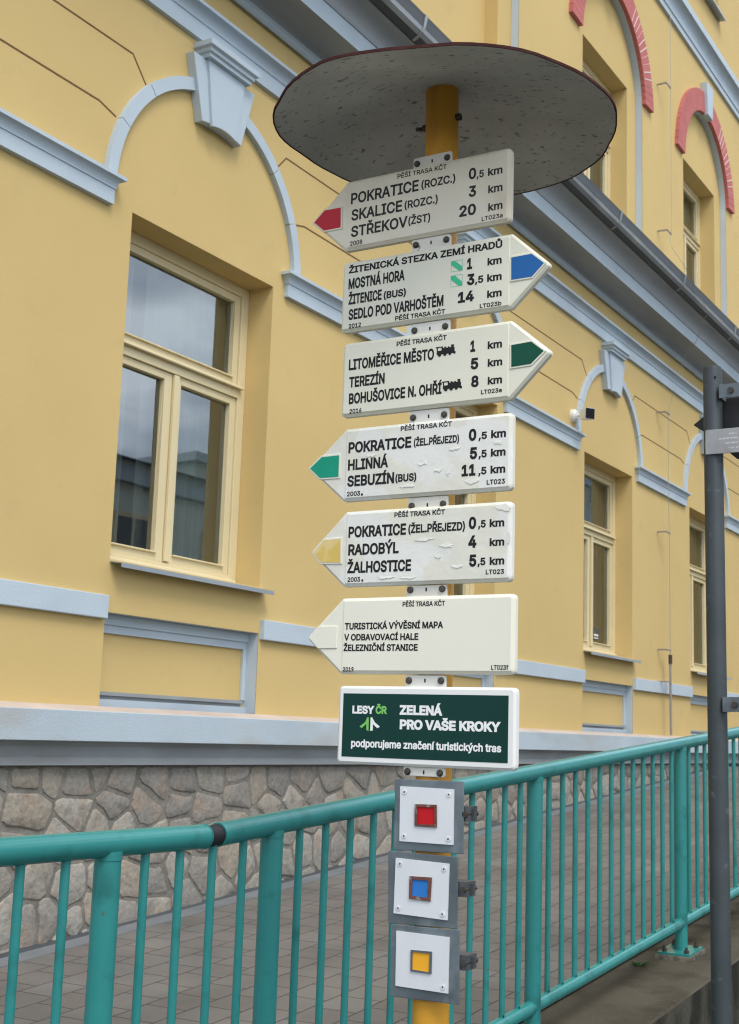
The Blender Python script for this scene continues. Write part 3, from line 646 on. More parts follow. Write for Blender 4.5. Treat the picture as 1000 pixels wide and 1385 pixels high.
# --- things fixed to the building
t = thing('security_camera', 'small white bullet security camera with black face beside the second visible arch', 'camera', (11.82, D, 3.12))
p = MB(); p.tube([(11.80, D, 3.115), (11.80, D - 0.03, 3.115), (11.80, D - 0.05, 3.115)], 0.07, 'white_cam', 20, radii=[0.064, 0.061, 0.038]); p.build('mount', t, (11.80, D, 3.115), smooth=True)
p = MB(); p.tube([(11.80, D - 0.045, 3.115), (11.80, D - 0.075, 3.112), (11.79, D - 0.11, 3.105)], 0.014, 'white_cam', 10); p.build('arm', t, (11.81, D - .09, 3.11), smooth=True)
p = MB(); p.box(-0.10, 0.08, -0.043, 0.043, -0.043, 0.043, 'white_cam'); p.box(-0.118, -0.1001, -0.050, 0.050, -0.046, 0.054, 'white_cam'); p.box(-0.121, -0.1181, -0.0475, 0.0475, -0.0435, 0.0505, 'lens')
b_ = p.build('body', t, (0, 0, 0), bevel=0.008); b_.location = Vector((11.765, D - 0.155, 3.105)) - wloc(t); b_.scale = (0.52, 1.12, 1.08); b_.rotation_euler = (0, R(-4), R(58))
t = thing('lightning_conductor', 'thin grey lightning conductor wire running down the yellow wall into a short conduit', 'cable', (14.45, 4.7, 0.1))
p = MB(); p.tube([(14.45, 4.70, 0.11), (14.44, 4.70, 0.97)], 0.014, 'rod', 10); p.tube([(14.44, 4.70, 0.89), (14.44, 4.70, 0.99)], 0.022, 'bolt', 10); p.build('conduit', t, (14.45, 4.7, 0.5), smooth=True)
p = MB(); p.tube([(14.44, 4.70, 0.99), (14.43, 4.70, 2.33), (14.40, 4.70, 2.80), (14.41, 4.70, 3.70), (14.55, 4.70, 3.95), (14.75, 4.66, 4.28), (14.80, 4.62, 4.5), (14.70, 4.46, 4.62), (14.40, 4.262, 4.79), (14.38, 4.22, 4.83), (13.75, 4.19, 4.98), (13.32, 4.18, 5.07), (13.8, 4.45, 5.45), (14.38, 4.66, 5.82), (14.44, 4.66, 5.9), (14.44, 4.66, 8.7)], 0.0032, 'wire', 8); p.build('wire', t, (14.45, 4.7, 3), smooth=True)
for z in (0.68, 1.03, 2.34, 3.71):
    p = MB(); p.box(14.30, 14.45, 4.69, 4.705, z, z + 0.016, 'rod'); p.box(14.30, 14.315, 4.7051, 4.80, z, z + 0.016, 'rod'); p.build('bracket', t, (14.4, 4.7, z))
for z in (5.86, 7.68):
    p = MB(); p.box(14.28, 14.45, 4.655, 4.668, z, z + 0.016, 'rod'); p.box(14.28, 14.295, 4.6681, 4.775, z, z + 0.016, 'rod'); p.build('bracket', t, (14.4, 4.7, z))
p = MB(); p.box(12.93, 13.10, 5.0185, 5.0205, 1.045, 1.165, 'notice'); p.box(12.955, 13.075, 5.0175, 5.0185, 1.085, 1.105, 'white_joint'); p.box(12.955, 13.075, 5.0175, 5.0185, 1.06, 1.07, 'white_joint')
tag(p.build('notice', None, (13.01, 5.02, 1.1)), 'small dark notice stuck low inside the pane of a ground floor window', 'notice')

# ================================================================== houses across the street (they show in the window panes)
def house(name, label, x0, x1, y0, y1, zt, ridge, wallm, storeys, tower=None):
    t = thing(name, label, 'house', ((x0 + x1) / 2, (y0 + y1) / 2, -1.66))
    p = MB(); p.box(x0, x1, y0, y1, -1.66, zt, wallm); p.box(x0 - .1, x1 + .1, y1 + .001, y1 + .2, zt - .5, zt, 'trim'); p.box(x0 - .05, x1 + .05, y1 + .001, y1 + .12, zt - 2.2, zt - 2.0, 'trim'); w_ = p.build('wall', t, ((x0 + x1) / 2, (y0 + y1) / 2, 0), weld=False)
    ym = (y0 + y1) / 2
    p = MB(); p.prism([(y0 - .4, zt + .01), (y1 + .4, zt + .01), (ym, ridge)], lambda q: (x0 - .3, q[0], q[1]), lambda q: (x1 + .3, q[0], q[1]), 'slate'); r_ = p.build('roof', t, ((x0 + x1) / 2, ym, zt))
    if tower:
        p = MB(); xa, xb = tower; p.box(xa, xb, y1 - 3.6, y1 + 0.15, zt + .02, zt + .42, wallm); p.box(xa - .15, xb + .15, y1 - 3.75, y1 + 0.30, zt + .42, zt + .62, 'trim'); p.build('pavilion', t, ((xa + xb) / 2, y1 - 1.5, zt), weld=False)
    n = int((x1 - x0) / 3)
    for k in range(n):
        cx = x0 + (k + .5) * (x1 - x0) / n
        for s_ in range(storeys):
            z = -0.2 + s_ * 3.3
            p = MB(); p.box(cx - .6, cx + .6, y1 + .001, y1 + .06, z, z + 1.7, 'frame'); p.box(cx - .5, cx - .03, y1 + .0601, y1 + .065, z + .1, z + 1.6, 'house_glass'); p.box(cx + .03, cx + .5, y1 + .0601, y1 + .065, z + .1, z + 1.6, 'house_glass'); p.build('window', t, (cx, y1, z))
    return t
house('low_house', 'low pale house with a raised corner pavilion across the street, mirrored in the nearest window', 12, 31, -20, -10, 6.0, 6.6, 'house_b', 2, tower=(25.0, 28.5))
house('tall_house', 'taller pale house across the street further along, mirrored in the distant windows', 47, 84, -24, -10, 12.6, 14.0, 'house_a', 4)

# ================================================================== RAILING
F = 2.1
def zt(x): return -0.262 if x < 2.783 else -0.262 + 0.0716 * (x - 2.783)
def zbm(x): return zt(x) - 0.858
rail = thing('railing', 'teal tubular steel railing with slim balusters along the ramp, kinked at a black joint', 'railing', (6.0, F, zg(6.0) - 0.05))
XE = 20.5
p = MB(); p.tube([(0.2, F, -0.262), (2.752, F, -0.262)], 0.0305, 'teal', 24); p.tube([(2.812, F, zt(2.812)), (XE, F, zt(XE))], 0.0305, 'teal', 24); p.build('top_rail', rail, (6, F, -.1), smooth=True)
p = MB(); p.tube([(2.745, F, -0.262), (2.783, F, -0.262), (2.82, F, zt(2.82))], 0.0265, 'rubber', 24); p.tube([(2.7525, F, -0.262), (2.7545, F, -0.262)], 0.032, 'teal', 24); p.build('rubber_joint', rail, (2.78, F, -.26), smooth=True)
p = MB(); p.tube([(0.2, F, zbm(0.2)), (2.783, F, zbm(2.783)), (XE, F, zbm(XE))], 0.0265, 'teal', 20); p.build('bottom_rail', rail, (6, F, -.9), smooth=True)
POSTS = [0.62, 2.402, 3.057] + [4.812 + 1.783 * k for k in range(9)]
def post_mesh(x):
    p = MB(); zb_ = zg(x) - 0.03; n = 20
    p.tube([(x, F, zb_), (x, F, zt(x) - 0.027)], 0.031, 'teal', n)
    sl = 0.0 if x < 2.783 else 0.0716
    for s_ in (-1, 1):   # the mitred saddle that laps the rail
        p.tube([(x + 0.0 * s_, F + s_ * 0.0, zt(x) - 0.036), (x, F + s_ * 0.0, zt(x) - 0.016)], 0.0315, 'teal', n, radii=[0.0325, 0.033])
    o = p.build('post', rail, (x, F, (zb_ + zt(x)) / 2), smooth=True)
    q = MB(); v = [(x + dx, F + dy, zg(x + dx) + dz) for dz in (-0.030, -0.020) for dy in (-0.075, 0.085) for dx in (-0.105, 0.105)]
    q.add(v, [(0, 2, 3, 1), (4, 5, 7, 6), (0, 1, 5, 4), (2, 6, 7, 3), (0, 4, 6, 2), (1, 3, 7, 5)], 'teal')
    q.add([(x + dx * (1 + .05 * (dz < -.04)), F + dy, zg(x + dx) + dz) for dz in (-0.052, -0.0302) for dy in (-0.085, 0.092) for dx in (-0.115, 0.113)], [(0, 2, 3, 1), (4, 5, 7, 6), (0, 1, 5, 4), (2, 6, 7, 3), (0, 4, 6, 2), (1, 3, 7, 5)], 'mortar_pad')
    for dx in (-0.075, 0.075):
        for dy in (-0.05, 0.06):
            z_ = zg(x + dx) - 0.02; q.tube([(x + dx, F + dy, z_), (x + dx, F + dy, z_ + 0.012)], 0.013, 'bolt', 6); q.tube([(x + dx, F + dy, z_ + 0.012), (x + dx, F + dy, z_ + 0.026)], 0.007, 'bolt', 8)
    q.build('base_plate', o, (x, F, zg(x)))
for x in POSTS: post_mesh(x)
bars = []
for a, b in zip(POSTS, POSTS[1:]):
    n = max(1, round((b - a) / 0.1362)); bars += [a + (b - a) * i / n for i in range(1, n)]
bars = [x for x in bars if x < 14.6]
p = MB(); x = bars[0]; p.tube([(x, F, zbm(x) + 0.018), (x, F, zt(x) - 0.02)], 0.0108, 'teal', 12); p.tube([(x - 0.010, F - 0.012, zbm(x) + 0.0265), (x - 0.010, F - 0.0125, zbm(x) + 0.033)], 0.0022, 'slot', 6)
first = p.build('baluster', rail, (x, F, zbm(x)), smooth=True)
for x in bars[1:]:
    c_ = first.copy(); sc.collection.objects.link(c_); c_.parent = rail; c_.location = Vector((x, F, zbm(x))) - wloc(rail)

# ================================================================== SIGNPOST
XS = 2.585; PX = 2.640
def py(z): return 1.412 - (1.516 - z) * 0.0125     # the pole leans a little
pole = thing('signpost', 'yellow steel signpost under a round grey roof disc, carrying the stacked signs', 'signpost', (PX, py(-1.66), -1.66))
p = MB(); p.tube([(PX, py(-1.66), -1.66), (PX, py(1.545), 1.545)], 0.0395, 'pole_yellow', 32); p.build('pole', pole, (PX, py(0), 0), smooth=True)
p = MB(); cx, cy = 2.644, 1.4020; N = 72; rim = []; random.seed(3)
for k in range(N):
    t = 2 * math.pi * k / N; r_ = 0.404 + 0.006 * math.sin(3 * t + 1.0) + 0.0035 * math.sin(7 * t) + 0.0012 * math.sin(17 * t + 2) + random.uniform(-.0006, .0006)
    x_, y_ = cx + r_ * math.cos(t), cy + r_ * math.sin(t); rim.append((x_, y_, 1.4277 - 0.0107 * (x_ - cx) + 0.0217 * (y_ - cy) + 0.003 * math.sin(5 * t)))
def mixp(a, f): return (cx + (a[0] - cx) * f, cy + (a[1] - cy) * f, 1.536 + (a[2] - 1.536) * f)
rings = [[mixp(a, f) for a in rim] for f in (0.08, 0.35, 0.65, 0.9, 1.0)]
v = [q for g_ in rings for q in g_]; f_ = []
for i in range(4):
    for k in range(N): j = (k + 1) % N; f_.append((i * N + k, i * N + j, (i + 1) * N + j, (i + 1) * N + k))
f_.append(tuple(range(N))); p.add(v, f_, 'disc')
v = [q for g_ in rings for q in ((a[0], a[1], a[2] + 0.0045) for a in g_)]; p.add(v, f_, 'disc')
rv_ = [tuple(cx_ + (a_ - cx_) * 1.003 if i_ < 2 else a_ for i_, (a_, cx_) in enumerate(zip(a, (cx, cy, 0)))) for a in rim]
v = [(a[0], a[1], a[2] - 0.0012) for a in rv_] + [(a[0], a[1], a[2] + 0.0055) for a in rv_]; p.add(v, [(k, (k + 1) % N, N + (k + 1) % N, N + k) for k in range(N)], 'disc_rim')
v = [(a[0], a[1], a[2] - 0.0012) for a in rv_] + [(cx + (a[0] - cx) * 0.994, cy + (a[1] - cy) * 0.994, a[2] - 0.0012 + 0.0006) for a in rim]; p.add(v, [(k, (k + 1) % N, N + (k + 1) % N, N + k) for k in range(N)], 'disc_rim')
p.build('roof_disc', pole, (cx, cy, 1.48), smooth=True)
for (dy, z) in ((0.0395, 1.443), (-0.0395, 1.452)):
    s_ = 1 if dy > 0 else -1; y0 = py(z) + dy
    p = MB(); p.tube([(PX, y0 - s_ * .004, z), (PX, y0 + s_ * 0.010, z)], 0.0085, 'bolt', 10)
    if s_ > 0: p.tube([(PX, y0 + .008, z), (PX, y0 + 0.024, z)], 0.0045, 'bolt', 8); p.tube([(PX - .010, y0 + .022, z - .004), (PX + .010, y0 + .022, z + .004)], 0.0052, 'bolt', 8)
    p.build('set_screw', pole, (PX, y0, z), smooth=True)

# ------------------------------------------------------------------ signs on the post
def rounded(pts, rad, n=4):
    out = []; L = len(pts)
    for i in range(L):
        a, b, c_ = Vector(pts[i - 1]), Vector(pts[i]), Vector(pts[(i + 1) % L]); r_ = rad[i] if isinstance(rad, (list, tuple)) else rad
        d0 = (a - b).normalized(); d1 = (c_ - b).normalized(); ang = d0.angle(d1); t_ = r_ / math.tan(ang / 2); t_ = min(t_, (a - b).length * .45, (c_ - b).length * .45)
        p0, p1 = b + d0 * t_, b + d1 * t_
        for k in range(n + 1):
            s_ = k / n; q = (1 - s_) ** 2 * p0 + 2 * (1 - s_) * s_ * b + s_ * s_ * p1; out.append((q.x, q.y))
    return out
def inset(pts, d):
    out = []; L = len(pts); area = sum(pts[i - 1][0] * pts[i][1] - pts[i][0] * pts[i - 1][1] for i in range(L)); sg = 1 if area > 0 else -1
    for i in range(L):
        a, b, c_ = Vector(pts[i - 1]), Vector(pts[i]), Vector(pts[(i + 1) % L]); e0 = (b - a).normalized(); e1 = (c_ - b).normalized()
        n0 = Vector((-e0.y, e0.x)) * sg; n1 = Vector((-e1.y, e1.x)) * sg; m_ = (n0 + n1); k = m_.length_squared
        q = b + (m_ * (2 * d / k) if k > 1e-6 else n0 * d); out.append((q.x, q.y))
    return out
def fx(X): return lambda q: (X, q[0], q[1])
def plate(mb, poly, rad, xf, depth, bev, m, m_side=None):
    """moulded plastic plate facing -X: rounded outline, bevelled front edge"""
    o = rounded(poly, rad); i_ = inset(o, bev)
    mb.prism(o, fx(xf + depth), fx(xf + bev * .8), m, m_side, cap1=False)
    mb.prism(o, fx(xf + bev * .8), fx(xf), m, m_side, cap0=False, cap1=False)
    n = len(o); k = len(mb.v) - n
    for j in range(n): mb.v[k + j] = (xf, i_[j][0], i_[j][1])
    mb.f.append([k + j for j in range(n)]); mb.m.append(mb.mi(m))
def tab(parent, z0, z1, m, zbolt):
    """fixing tab with two bolts and a slot, behind the plates"""
    yc = py(zbolt) + 0.001; xf = XS + 0.010; w_ = 0.0505
    p = MB(); plate(p, [(yc + w_, z0), (yc + w_, z1), (yc - w_, z1), (yc - w_, z0)], 0.006, xf, 0.006, 0.0012, m)
    o = p.build('fixing_tab', parent, (xf, yc, zbolt))
    for s_ in (-1, 1):
        q = MB(); y_ = yc + s_ * 0.0398; q.tube([(xf, y_, zbolt), (xf - 0.003, y_, zbolt), (xf - 0.006, y_, zbolt)], 0.0075, 'bolt', 12, radii=[0.0078, 0.0076, 0.0050]); q.build('bolt', o, (xf, y_, zbolt), smooth=True)
    q = MB(); q.prism(rounded([(yc + .0018, zbolt - .0042), (yc + .0018, zbolt + .0042), (yc - .0018, zbolt + .0042), (yc - .0018, zbolt - .0042)], .0015), fx(xf), fx(xf - .0006), 'slot'); q.build('slot', o, (xf, yc, zbolt))
GROUP = 'waymark signs stacked on the yellow post'
XT = XS - 0.0005
def arrow_sign(label, body, tip, colour, cm, m, texts, ink, tabm, off=0.02, extra=None, tip_poly=None):
    """body = (yl, yr, zb, zt); tip = (y, z) of the point; colour = polygon of the route colour"""
    yl, yr, zb, zt_ = body; left = tip[0] > yl; yc, zc = py((zb + zt_) / 2), (zb + zt_) / 2
    t = thing('arrow_sign', label, 'sign', (XS, yc, zb), GROUP)
    e = 0.0045 * (1 if left else -1)
    if left: poly = [(yl, zb), tip, (yl, zt_), (yr, zt_), (yr, zb)]; rad = [.008, .010, .008, .012, .012]
    else: poly = [(yl, zb), (yl, zt_), (yr, zt_), tip, (yr, zb)]; rad = [.012, .012, .008, .010, .008]
    p = MB(); plate(p, poly, rad, XS + 0.0022, 0.0165, 0.0055, m)
    # raised writing field and raised arrow field
    bx = yl - 0.004 if left else yr + 0.004
    fld = [(bx, zb + .006), (bx, zt_ - .006), (yr + .006, zt_ - .006), (yr + .006, zb + .006)] if left else [(yl - .006, zb + .006), (yl - .006, zt_ - .006), (bx, zt_ - .006), (bx, zb + .006)]
    plate(p, fld, [.005] * 4, XS, 0.0024, 0.0018, m)
    if colour:
        plate(p, inset(colour, -0.0045), .002, XS, 0.0024, 0.0014, m); p.prism(colour, fx(XS), fx(XS - .0006), cm)
    elif tip_poly: plate(p, tip_poly, .003, XS, 0.0024, 0.0014, m)
    for a in texts: write(p, a[0], a[1], a[2], a[3], a[4], XT, ink, off * (1.25 if a[0][0].isdigit() and a[4] > .02 else .75 if a[4] < .0125 else 1.0))
    if extra: extra(p)
    p.build('panel', t, (XS, yc, zc), weld=False, recalc=False)
    return t

def orient_up(o):
    bm = bmesh.new(); bm.from_mesh(o.data); bmesh.ops.recalc_face_normals(bm, faces=bm.faces); bm.to_mesh(o.data); bm.free()

S1 = [('PĚŠÍ TRASA KČT', 1.4975, 1.3665, 1.301, 0.0108), ('POKRATICE', 1.6248, 1.4396, 1.2611, 0.0268), ('(ROZC.)', 1.4322, 1.3434, 1.2640, 0.0190), ('SKALICE', 1.622, 1.4826, 1.2186, 0.0269), ('(ROZC.)', 1.4759, 1.388, 1.2218, 0.0188), ('STŘEKOV', 1.6214, 1.4665, 1.1772, 0.0262), ('(ŽST)', 1.4645, 1.4067, 1.1806, 0.0186), ('2008', 1.623, 1.5889, 1.1551, 0.0108),
      ('0', 1.3089, 1.2904, 1.2633, 0.0254), (',5', 1.2888, 1.2707, 1.2626, 0.0168), ('km', 1.2603, 1.2243, 1.2620, 0.0182), ('3', 1.308, 1.2895, 1.2204, 0.0253), ('km', 1.2589, 1.2235, 1.2202, 0.0182), ('20', 1.331, 1.2892, 1.1768, 0.0252), ('km', 1.2581, 1.2228, 1.1774, 0.018), ('LT023a', 1.274, 1.2219, 1.1566, 0.0098)]
s = arrow_sign('aged greyish cream arrow sign with a red tip mark, topmost on the yellow post', (1.6375, 1.2050, 1.1455, 1.3215), (1.7335, 1.2325), [(1.6535, 1.2575), (1.6995, 1.2582), (1.7285, 1.2323), (1.6995, 1.2068), (1.6520, 1.2068)], 'red_mark', 'cream_old', S1, 'ink_soft', 'tab', 0.022)
tab(s, 1.300, 1.348, 'tab', 1.3325)
S2 = [('ŽITENICKÁ STEZKA ZEMÍ HRADŮ', 1.6236, 1.2218, 1.0864, 0.0160), ('MOSTNÁ HORA', 1.6231, 1.47, 1.0474, 0.0250), ('ŽITENICE', 1.6215, 1.5306, 1.009, 0.0242), ('(BUS)', 1.5251, 1.4656, 1.0092, 0.0168), ('SEDLO POD VARHOŠTĚM', 1.62, 1.3669, 0.971, 0.0248), ('PĚŠÍ TRASA KČT', 1.4921, 1.3619, 0.9515, 0.0104), ('2012', 1.6184, 1.5848, 0.9491, 0.0108),
      ('1', 1.3086, 1.2958, 1.0482, 0.0248), ('km', 1.2575, 1.2225, 1.049, 0.0167), ('3', 1.3078, 1.2891, 1.0106, 0.0246), (',5', 1.2877, 1.267, 1.0112, 0.0162), ('km', 1.2577, 1.2219, 1.0109, 0.0167), ('14', 1.3299, 1.2898, 0.9719, 0.024), ('km', 1.2569, 1.2212, 0.9729, 0.0166), ('LT023b', 1.2746, 1.2215, 0.9513, 0.0094)]
def local_marks(p):
    for z0, z1 in ((1.0470, 1.0727), (1.0109, 1.0380)):
        yl, yr = 1.3492, 1.3198; e = 0.0007
        for q in ([(yl, z0), (yl, z1), (yl - e, z1), (yl - e, z0)], [(yr + e, z0), (yr + e, z1), (yr, z1), (yr, z0)], [(yl, z0), (yl, z0 + e), (yr, z0 + e), (yr, z0)], [(yl, z1 - e), (yl, z1), (yr, z1), (yr, z1 - e)]): p.add([(XT, a, b) for a, b in q], [(0, 1, 2, 3)], 'mint')
        h = z1 - z0; p.add([(XT - .0001, a, b) for a, b in ((yl, z1), (yl - .0095, z1), (yr, z0 + h * .34), (yr, z0), (yr + .008, z0), (yl, z1 - h * .34))], [tuple(range(6))], 'mint')
s = arrow_sign('cream arrow sign with a blue tip mark and two small mint striped squares', (1.6425, 1.1990, 0.9415, 1.1150), (1.1060, 1.0295), [(1.199, 1.0578), (1.1503, 1.0587), (1.1207, 1.033), (1.149, 1.0062), (1.1982, 1.006)], 'blue_mark', 'cream', S2, 'ink', 'tab', 0.030, extra=local_marks)
tab(s, 1.098, 1.1455, 'tab', 1.1315)
S3 = [('PĚŠÍ TRASA KČT', 1.4862, 1.3564, 0.8892, 0.0108), ('LITOMĚŘICE MĚSTO', 1.6142, 1.3876, 0.8472, 0.0250), ('TEREZÍN', 1.6116, 1.5155, 0.8050, 0.0244), ('BOHUŠOVICE N. OHŘÍ', 1.6109, 1.3662, 0.765, 0.0247), ('2016', 1.6081, 1.5752, 0.7413, 0.0103),
      ('1', 1.2961, 1.2838, 0.8536, 0.0247), ('km', 1.2532, 1.2184, 0.8544, 0.0169), ('5', 1.2943, 1.2756, 0.8129, 0.0246), ('km', 1.2524, 1.2171, 0.8137, 0.0168), ('8', 1.2923, 1.2739, 0.772, 0.0245), ('km', 1.2516, 1.217, 0.773, 0.0167), ('LT023e', 1.2677, 1.2166, 0.7523, 0.0094)]
def train(p, yl, z, wd, h):
    """little black steam engine: cab left, boiler, chimneys, wheels"""
    P = lambda a, b: (yl - a * wd, z + b * h)
    def poly(pts): p.add([(XT, *P(a, b)) for a, b in pts], [tuple(range(len(pts)))], 'ink')
    poly([(0, .90), (0, 1.02), (.36, 1.02), (.36, .90)])                                   # cab roof
    poly([(.05, .12), (.05, .90), (.11, .90), (.11, .12)]); poly([(.29, .12), (.29, .90), (.37, .90), (.37, .12)]); poly([(.11, .12), (.11, .56), (.29, .56), (.29, .12)])
    poly([(.37, .12), (.37, .82), (.92, .82), (.95, .70), (.95, .30), (.92, .12)])         # boiler and frame
    poly([(.43, .82), (.43, .95), (.53, .95), (.53, .82)]); poly([(.61, .82), (.61, .93), (.69, .93), (.69, .82)]); poly([(.78, .82), (.76, 1.10), (.92, 1.10), (.90, .82)])
    poly([(.90, .02), (.90, .30), (1.0, .30), (1.0, .02)])
    for cx_, r_ in ((.20, .22), (.47, .20), (.72, .18)):
        p.add([(XT - .0002, yl - (cx_ * wd) + r_ * h * math.cos(2 * math.pi * i / 20), z + (.10 * h) + r_ * h * math.sin(2 * math.pi * i / 20)) for i in range(20)], [tuple(range(20))], 'ink')
def trains(p): train(p, 1.3835, 0.8530, 0.0505, 0.0205); train(p, 1.3655, 0.7705, 0.0505, 0.0205)
s = arrow_sign('cream arrow sign with a dark green tip mark and two black train symbols', (1.6335, 1.1985, 0.7345, 0.9135), (1.1015, 0.8305), [(1.1958, 0.8558), (1.1485, 0.8579), (1.1191, 0.8335), (1.1493, 0.8079), (1.1951, 0.8061)], 'green_mark', 'cream', S3, 'ink', 'tab_new', 0.030, extra=trains)
tab(s, 0.895, 0.9405, 'tab_new', 0.924)
def flakes(p, seeds):
    """lifted blisters of the peeling film: thin irregular patches"""
    for (y, z, a, b, sd) in seeds:
        rnd = random.Random(sd); n = 13; pts = [(y + a * math.cos(2 * math.pi * i / n) * rnd.uniform(.55, 1.1), z + b * 1.7 * math.sin(2 * math.pi * i / n) * rnd.uniform(.35, 1.15)) for i in range(n)]
        p.prism(pts, fx(XS), fx(XS - .0004), 'film')
        ct = len(p.v) - n
        for j in range(n):
            yy, zz = pts[j]
            if zz < z: p.v[ct + j] = (XS - .0014, yy, zz)
S4 = [('PĚŠÍ TRASA KČT', 1.4689, 1.3381, 0.6873, 0.0106), ('POKRATICE', 1.607, 1.4403, 0.6474, 0.0247), ('(ŽEL.PŘEJEZD)', 1.4338, 1.3194, 0.6490, 0.0165), ('HLINNÁ', 1.6067, 1.4992, 0.6065, 0.0245), ('SEBUZÍN', 1.6069, 1.4824, 0.5682, 0.0244), ('(BUS)', 1.4792, 1.425, 0.5699, 0.0169), ('2003', 1.6069, 1.5713, 0.5447, 0.0104), ('.', 1.5689, 1.5639, 0.5446, 0.022),
      ('0', 1.2955, 1.277, 0.6504, 0.0251), (',5', 1.2715, 1.2511, 0.651, 0.0156), ('km', 1.241, 1.2055, 0.6513, 0.017), ('5', 1.2921, 1.2743, 0.6089, 0.025), (',5', 1.2707, 1.2509, 0.6098, 0.0161), ('km', 1.2409, 1.2057, 0.61, 0.0169), ('11', 1.3114, 1.2775, 0.5716, 0.0243), (',5', 1.2705, 1.2508, 0.5718, 0.016), ('km', 1.2411, 1.2057, 0.5723, 0.0168), ('LT023', 1.2497, 1.2061, 0.5478, 0.0104)]
s = arrow_sign('peeling cream arrow sign with a jade green tip mark', (1.6175, 1.1915, 0.5335, 0.7050), (1.7165, 0.6175), [(1.6327, 0.6436), (1.6804, 0.6429), (1.7117, 0.6181), (1.6834, 0.5931), (1.6322, 0.5924)], 'jade_mark', 'cream_peel', S4, 'ink', 'tab', 0.031,
               extra=lambda p: flakes(p, [(1.332, .636, .018, .0045, 1), (1.448, .559, .020, .0045, 2), (1.372, .590, .012, .004, 3), (1.41, .610, .014, .005, 4), (1.345, .583, .005, .007, 5), (1.285, .559, .020, .0055, 6), (1.225, .640, .013, .004, 7), (1.545, .637, .02, .0035, 8)]))
tab(s, 0.690, 0.7335, 'tab_new', 0.7175)
S5 = [('PĚŠÍ TRASA KČT', 1.4788, 1.3504, 0.4885, 0.0107), ('POKRATICE', 1.5989, 1.4477, 0.4483, 0.0247), ('(ŽEL.PŘEJEZD)', 1.4419, 1.3003, 0.4508, 0.0182), ('RADOBÝL', 1.5979, 1.4651, 0.4073, 0.0245), ('ŽALHOSTICE', 1.5986, 1.4323, 0.3662, 0.0248), ('2003', 1.5971, 1.5636, 0.3453, 0.0104), ('.', 1.5603, 1.5552, 0.3455, 0.022),
      ('0', 1.2912, 1.2735, 0.4533, 0.025), (',5', 1.2684, 1.2503, 0.4542, 0.0158), ('km', 1.241, 1.2061, 0.4544, 0.0166), ('4', 1.2915, 1.2718, 0.4118, 0.0255), ('km', 1.2402, 1.2054, 0.4127, 0.0164), ('5', 1.2885, 1.2712, 0.3705, 0.0248), (',5', 1.2682, 1.2493, 0.3718, 0.0157), ('km', 1.2394, 1.2047, 0.3718, 0.0163), ('LT023', 1.2483, 1.2049, 0.3512, 0.0098)]
s = arrow_sign('peeling cream arrow sign with a faded yellow tip mark', (1.6090, 1.1900, 0.3345, 0.5085), (1.7030, 0.4175), [(1.6205, 1 - .5543), (1.6662, 0.4444), (1.6928, 0.4172), (1.6709, 0.3926), (1.6190, 0.3912)], 'yellow_mark', 'cream_peel', S5, 'ink', 'tab', 0.031,
               extra=lambda p: flakes(p, [(1.210, .494, .020, .006, 11), (1.365, .397, .012, .005, 12), (1.40, .436, .026, .0035, 13), (1.50, .354, .026, .004, 14), (1.345, .418, .018, .004, 15), (1.32, .372, .016, .0035, 16), (1.44, .352, .02, .0035, 17), (1.196, .43, .005, .010, 18)]))
tab(s, 0.490, 0.5325, 'tab', 0.5135)
S6 = [('PĚŠÍ TRASA KČT', 1.4512, 1.3452, 0.2858, 0.0104), ('TURISTICKÁ VÝVĚSNÍ MAPA', 1.6, 1.3486, 0.2370, 0.0143), ('V ODBAVOVACÍ HALE', 1.601, 1.4093, 0.212, 0.0142), ('ŽELEZNIČNÍ STANICE', 1.6014, 1.4102, 0.1883, 0.0142), ('2019', 1.6012, 1.5729, 0.1420, 0.0096), ('LT023f', 1.2316, 1.1916, 0.1467, 0.0098)]
s = arrow_sign('clean cream arrow sign with a blank uncoloured tip and three short lines of text', (1.6095, 1.1795, 0.1365, 0.3080), (1.7045, 0.2185), None, None, 'cream_new', S6, 'ink', 'tab', 0.030,
               tip_poly=[(1.6205, 0.1935), (1.6205, 0.2455), (1.6705, 0.2455), (1.6985, 0.2187), (1.6715, 0.1935)])
tab(s, 0.293, 0.333, 'tab', 0.3235); 
# --- rectangular green sponsor panel
t = thing('rectangular_sign', 'white framed rectangular sign with a dark green face and white slogan', 'sign', (XS, py(0.02), -0.063), GROUP)
p = MB(); plate(p, [(1.6105, -0.0625), (1.6105, 0.1095), (1.1735, 0.1095), (1.1735, -0.0625)], .012, XS, 0.018, 0.0055, 'white_old')
p.prism([(1.5970, -0.0470), (1.5970, 0.0928), (1.1900, 0.0928), (1.1900, -0.0470)], fx(XS), fx(XS - .0006), 'panel_green')
XG = XS - .0010
for a, mi_, of in ((('LESY', 1.5721, 1.5150, 0.0494, 0.0165), 'white_ink', .042), (('ČR', 1.5120, 1.4827, 0.0497, 0.0164), 'lime', .042), (('ZELENÁ', 1.4507, 1.3454, 0.0493, 0.0196), 'white_ink', .044), (('PRO VAŠE KROKY', 1.4496, 1.2066, 0.0180, 0.0197), 'white_ink', .044), (('podporujeme značení turistických tras', 1.5726, 1.2047, -0.0245, 0.0163), 'white_ink', .030)):
    write(p, *a, XG, mi_, of)
p.add([(XG, a, b) for a, b in ((1.5335, 0.0406), (1.5290, 0.0406), (1.5284, 0.0108), (1.5344, 0.0125), (1.5347, 0.0262))], [tuple(range(5))], 'lime'); p.add([(XG - .0001, a, b) for a, b in ((1.5333, 0.0395), (1.5346, 0.0265), (1.5460, 0.0167), (1.5523, 0.0200), (1.5377, 0.0299))], [tuple(range(5))], 'lime')
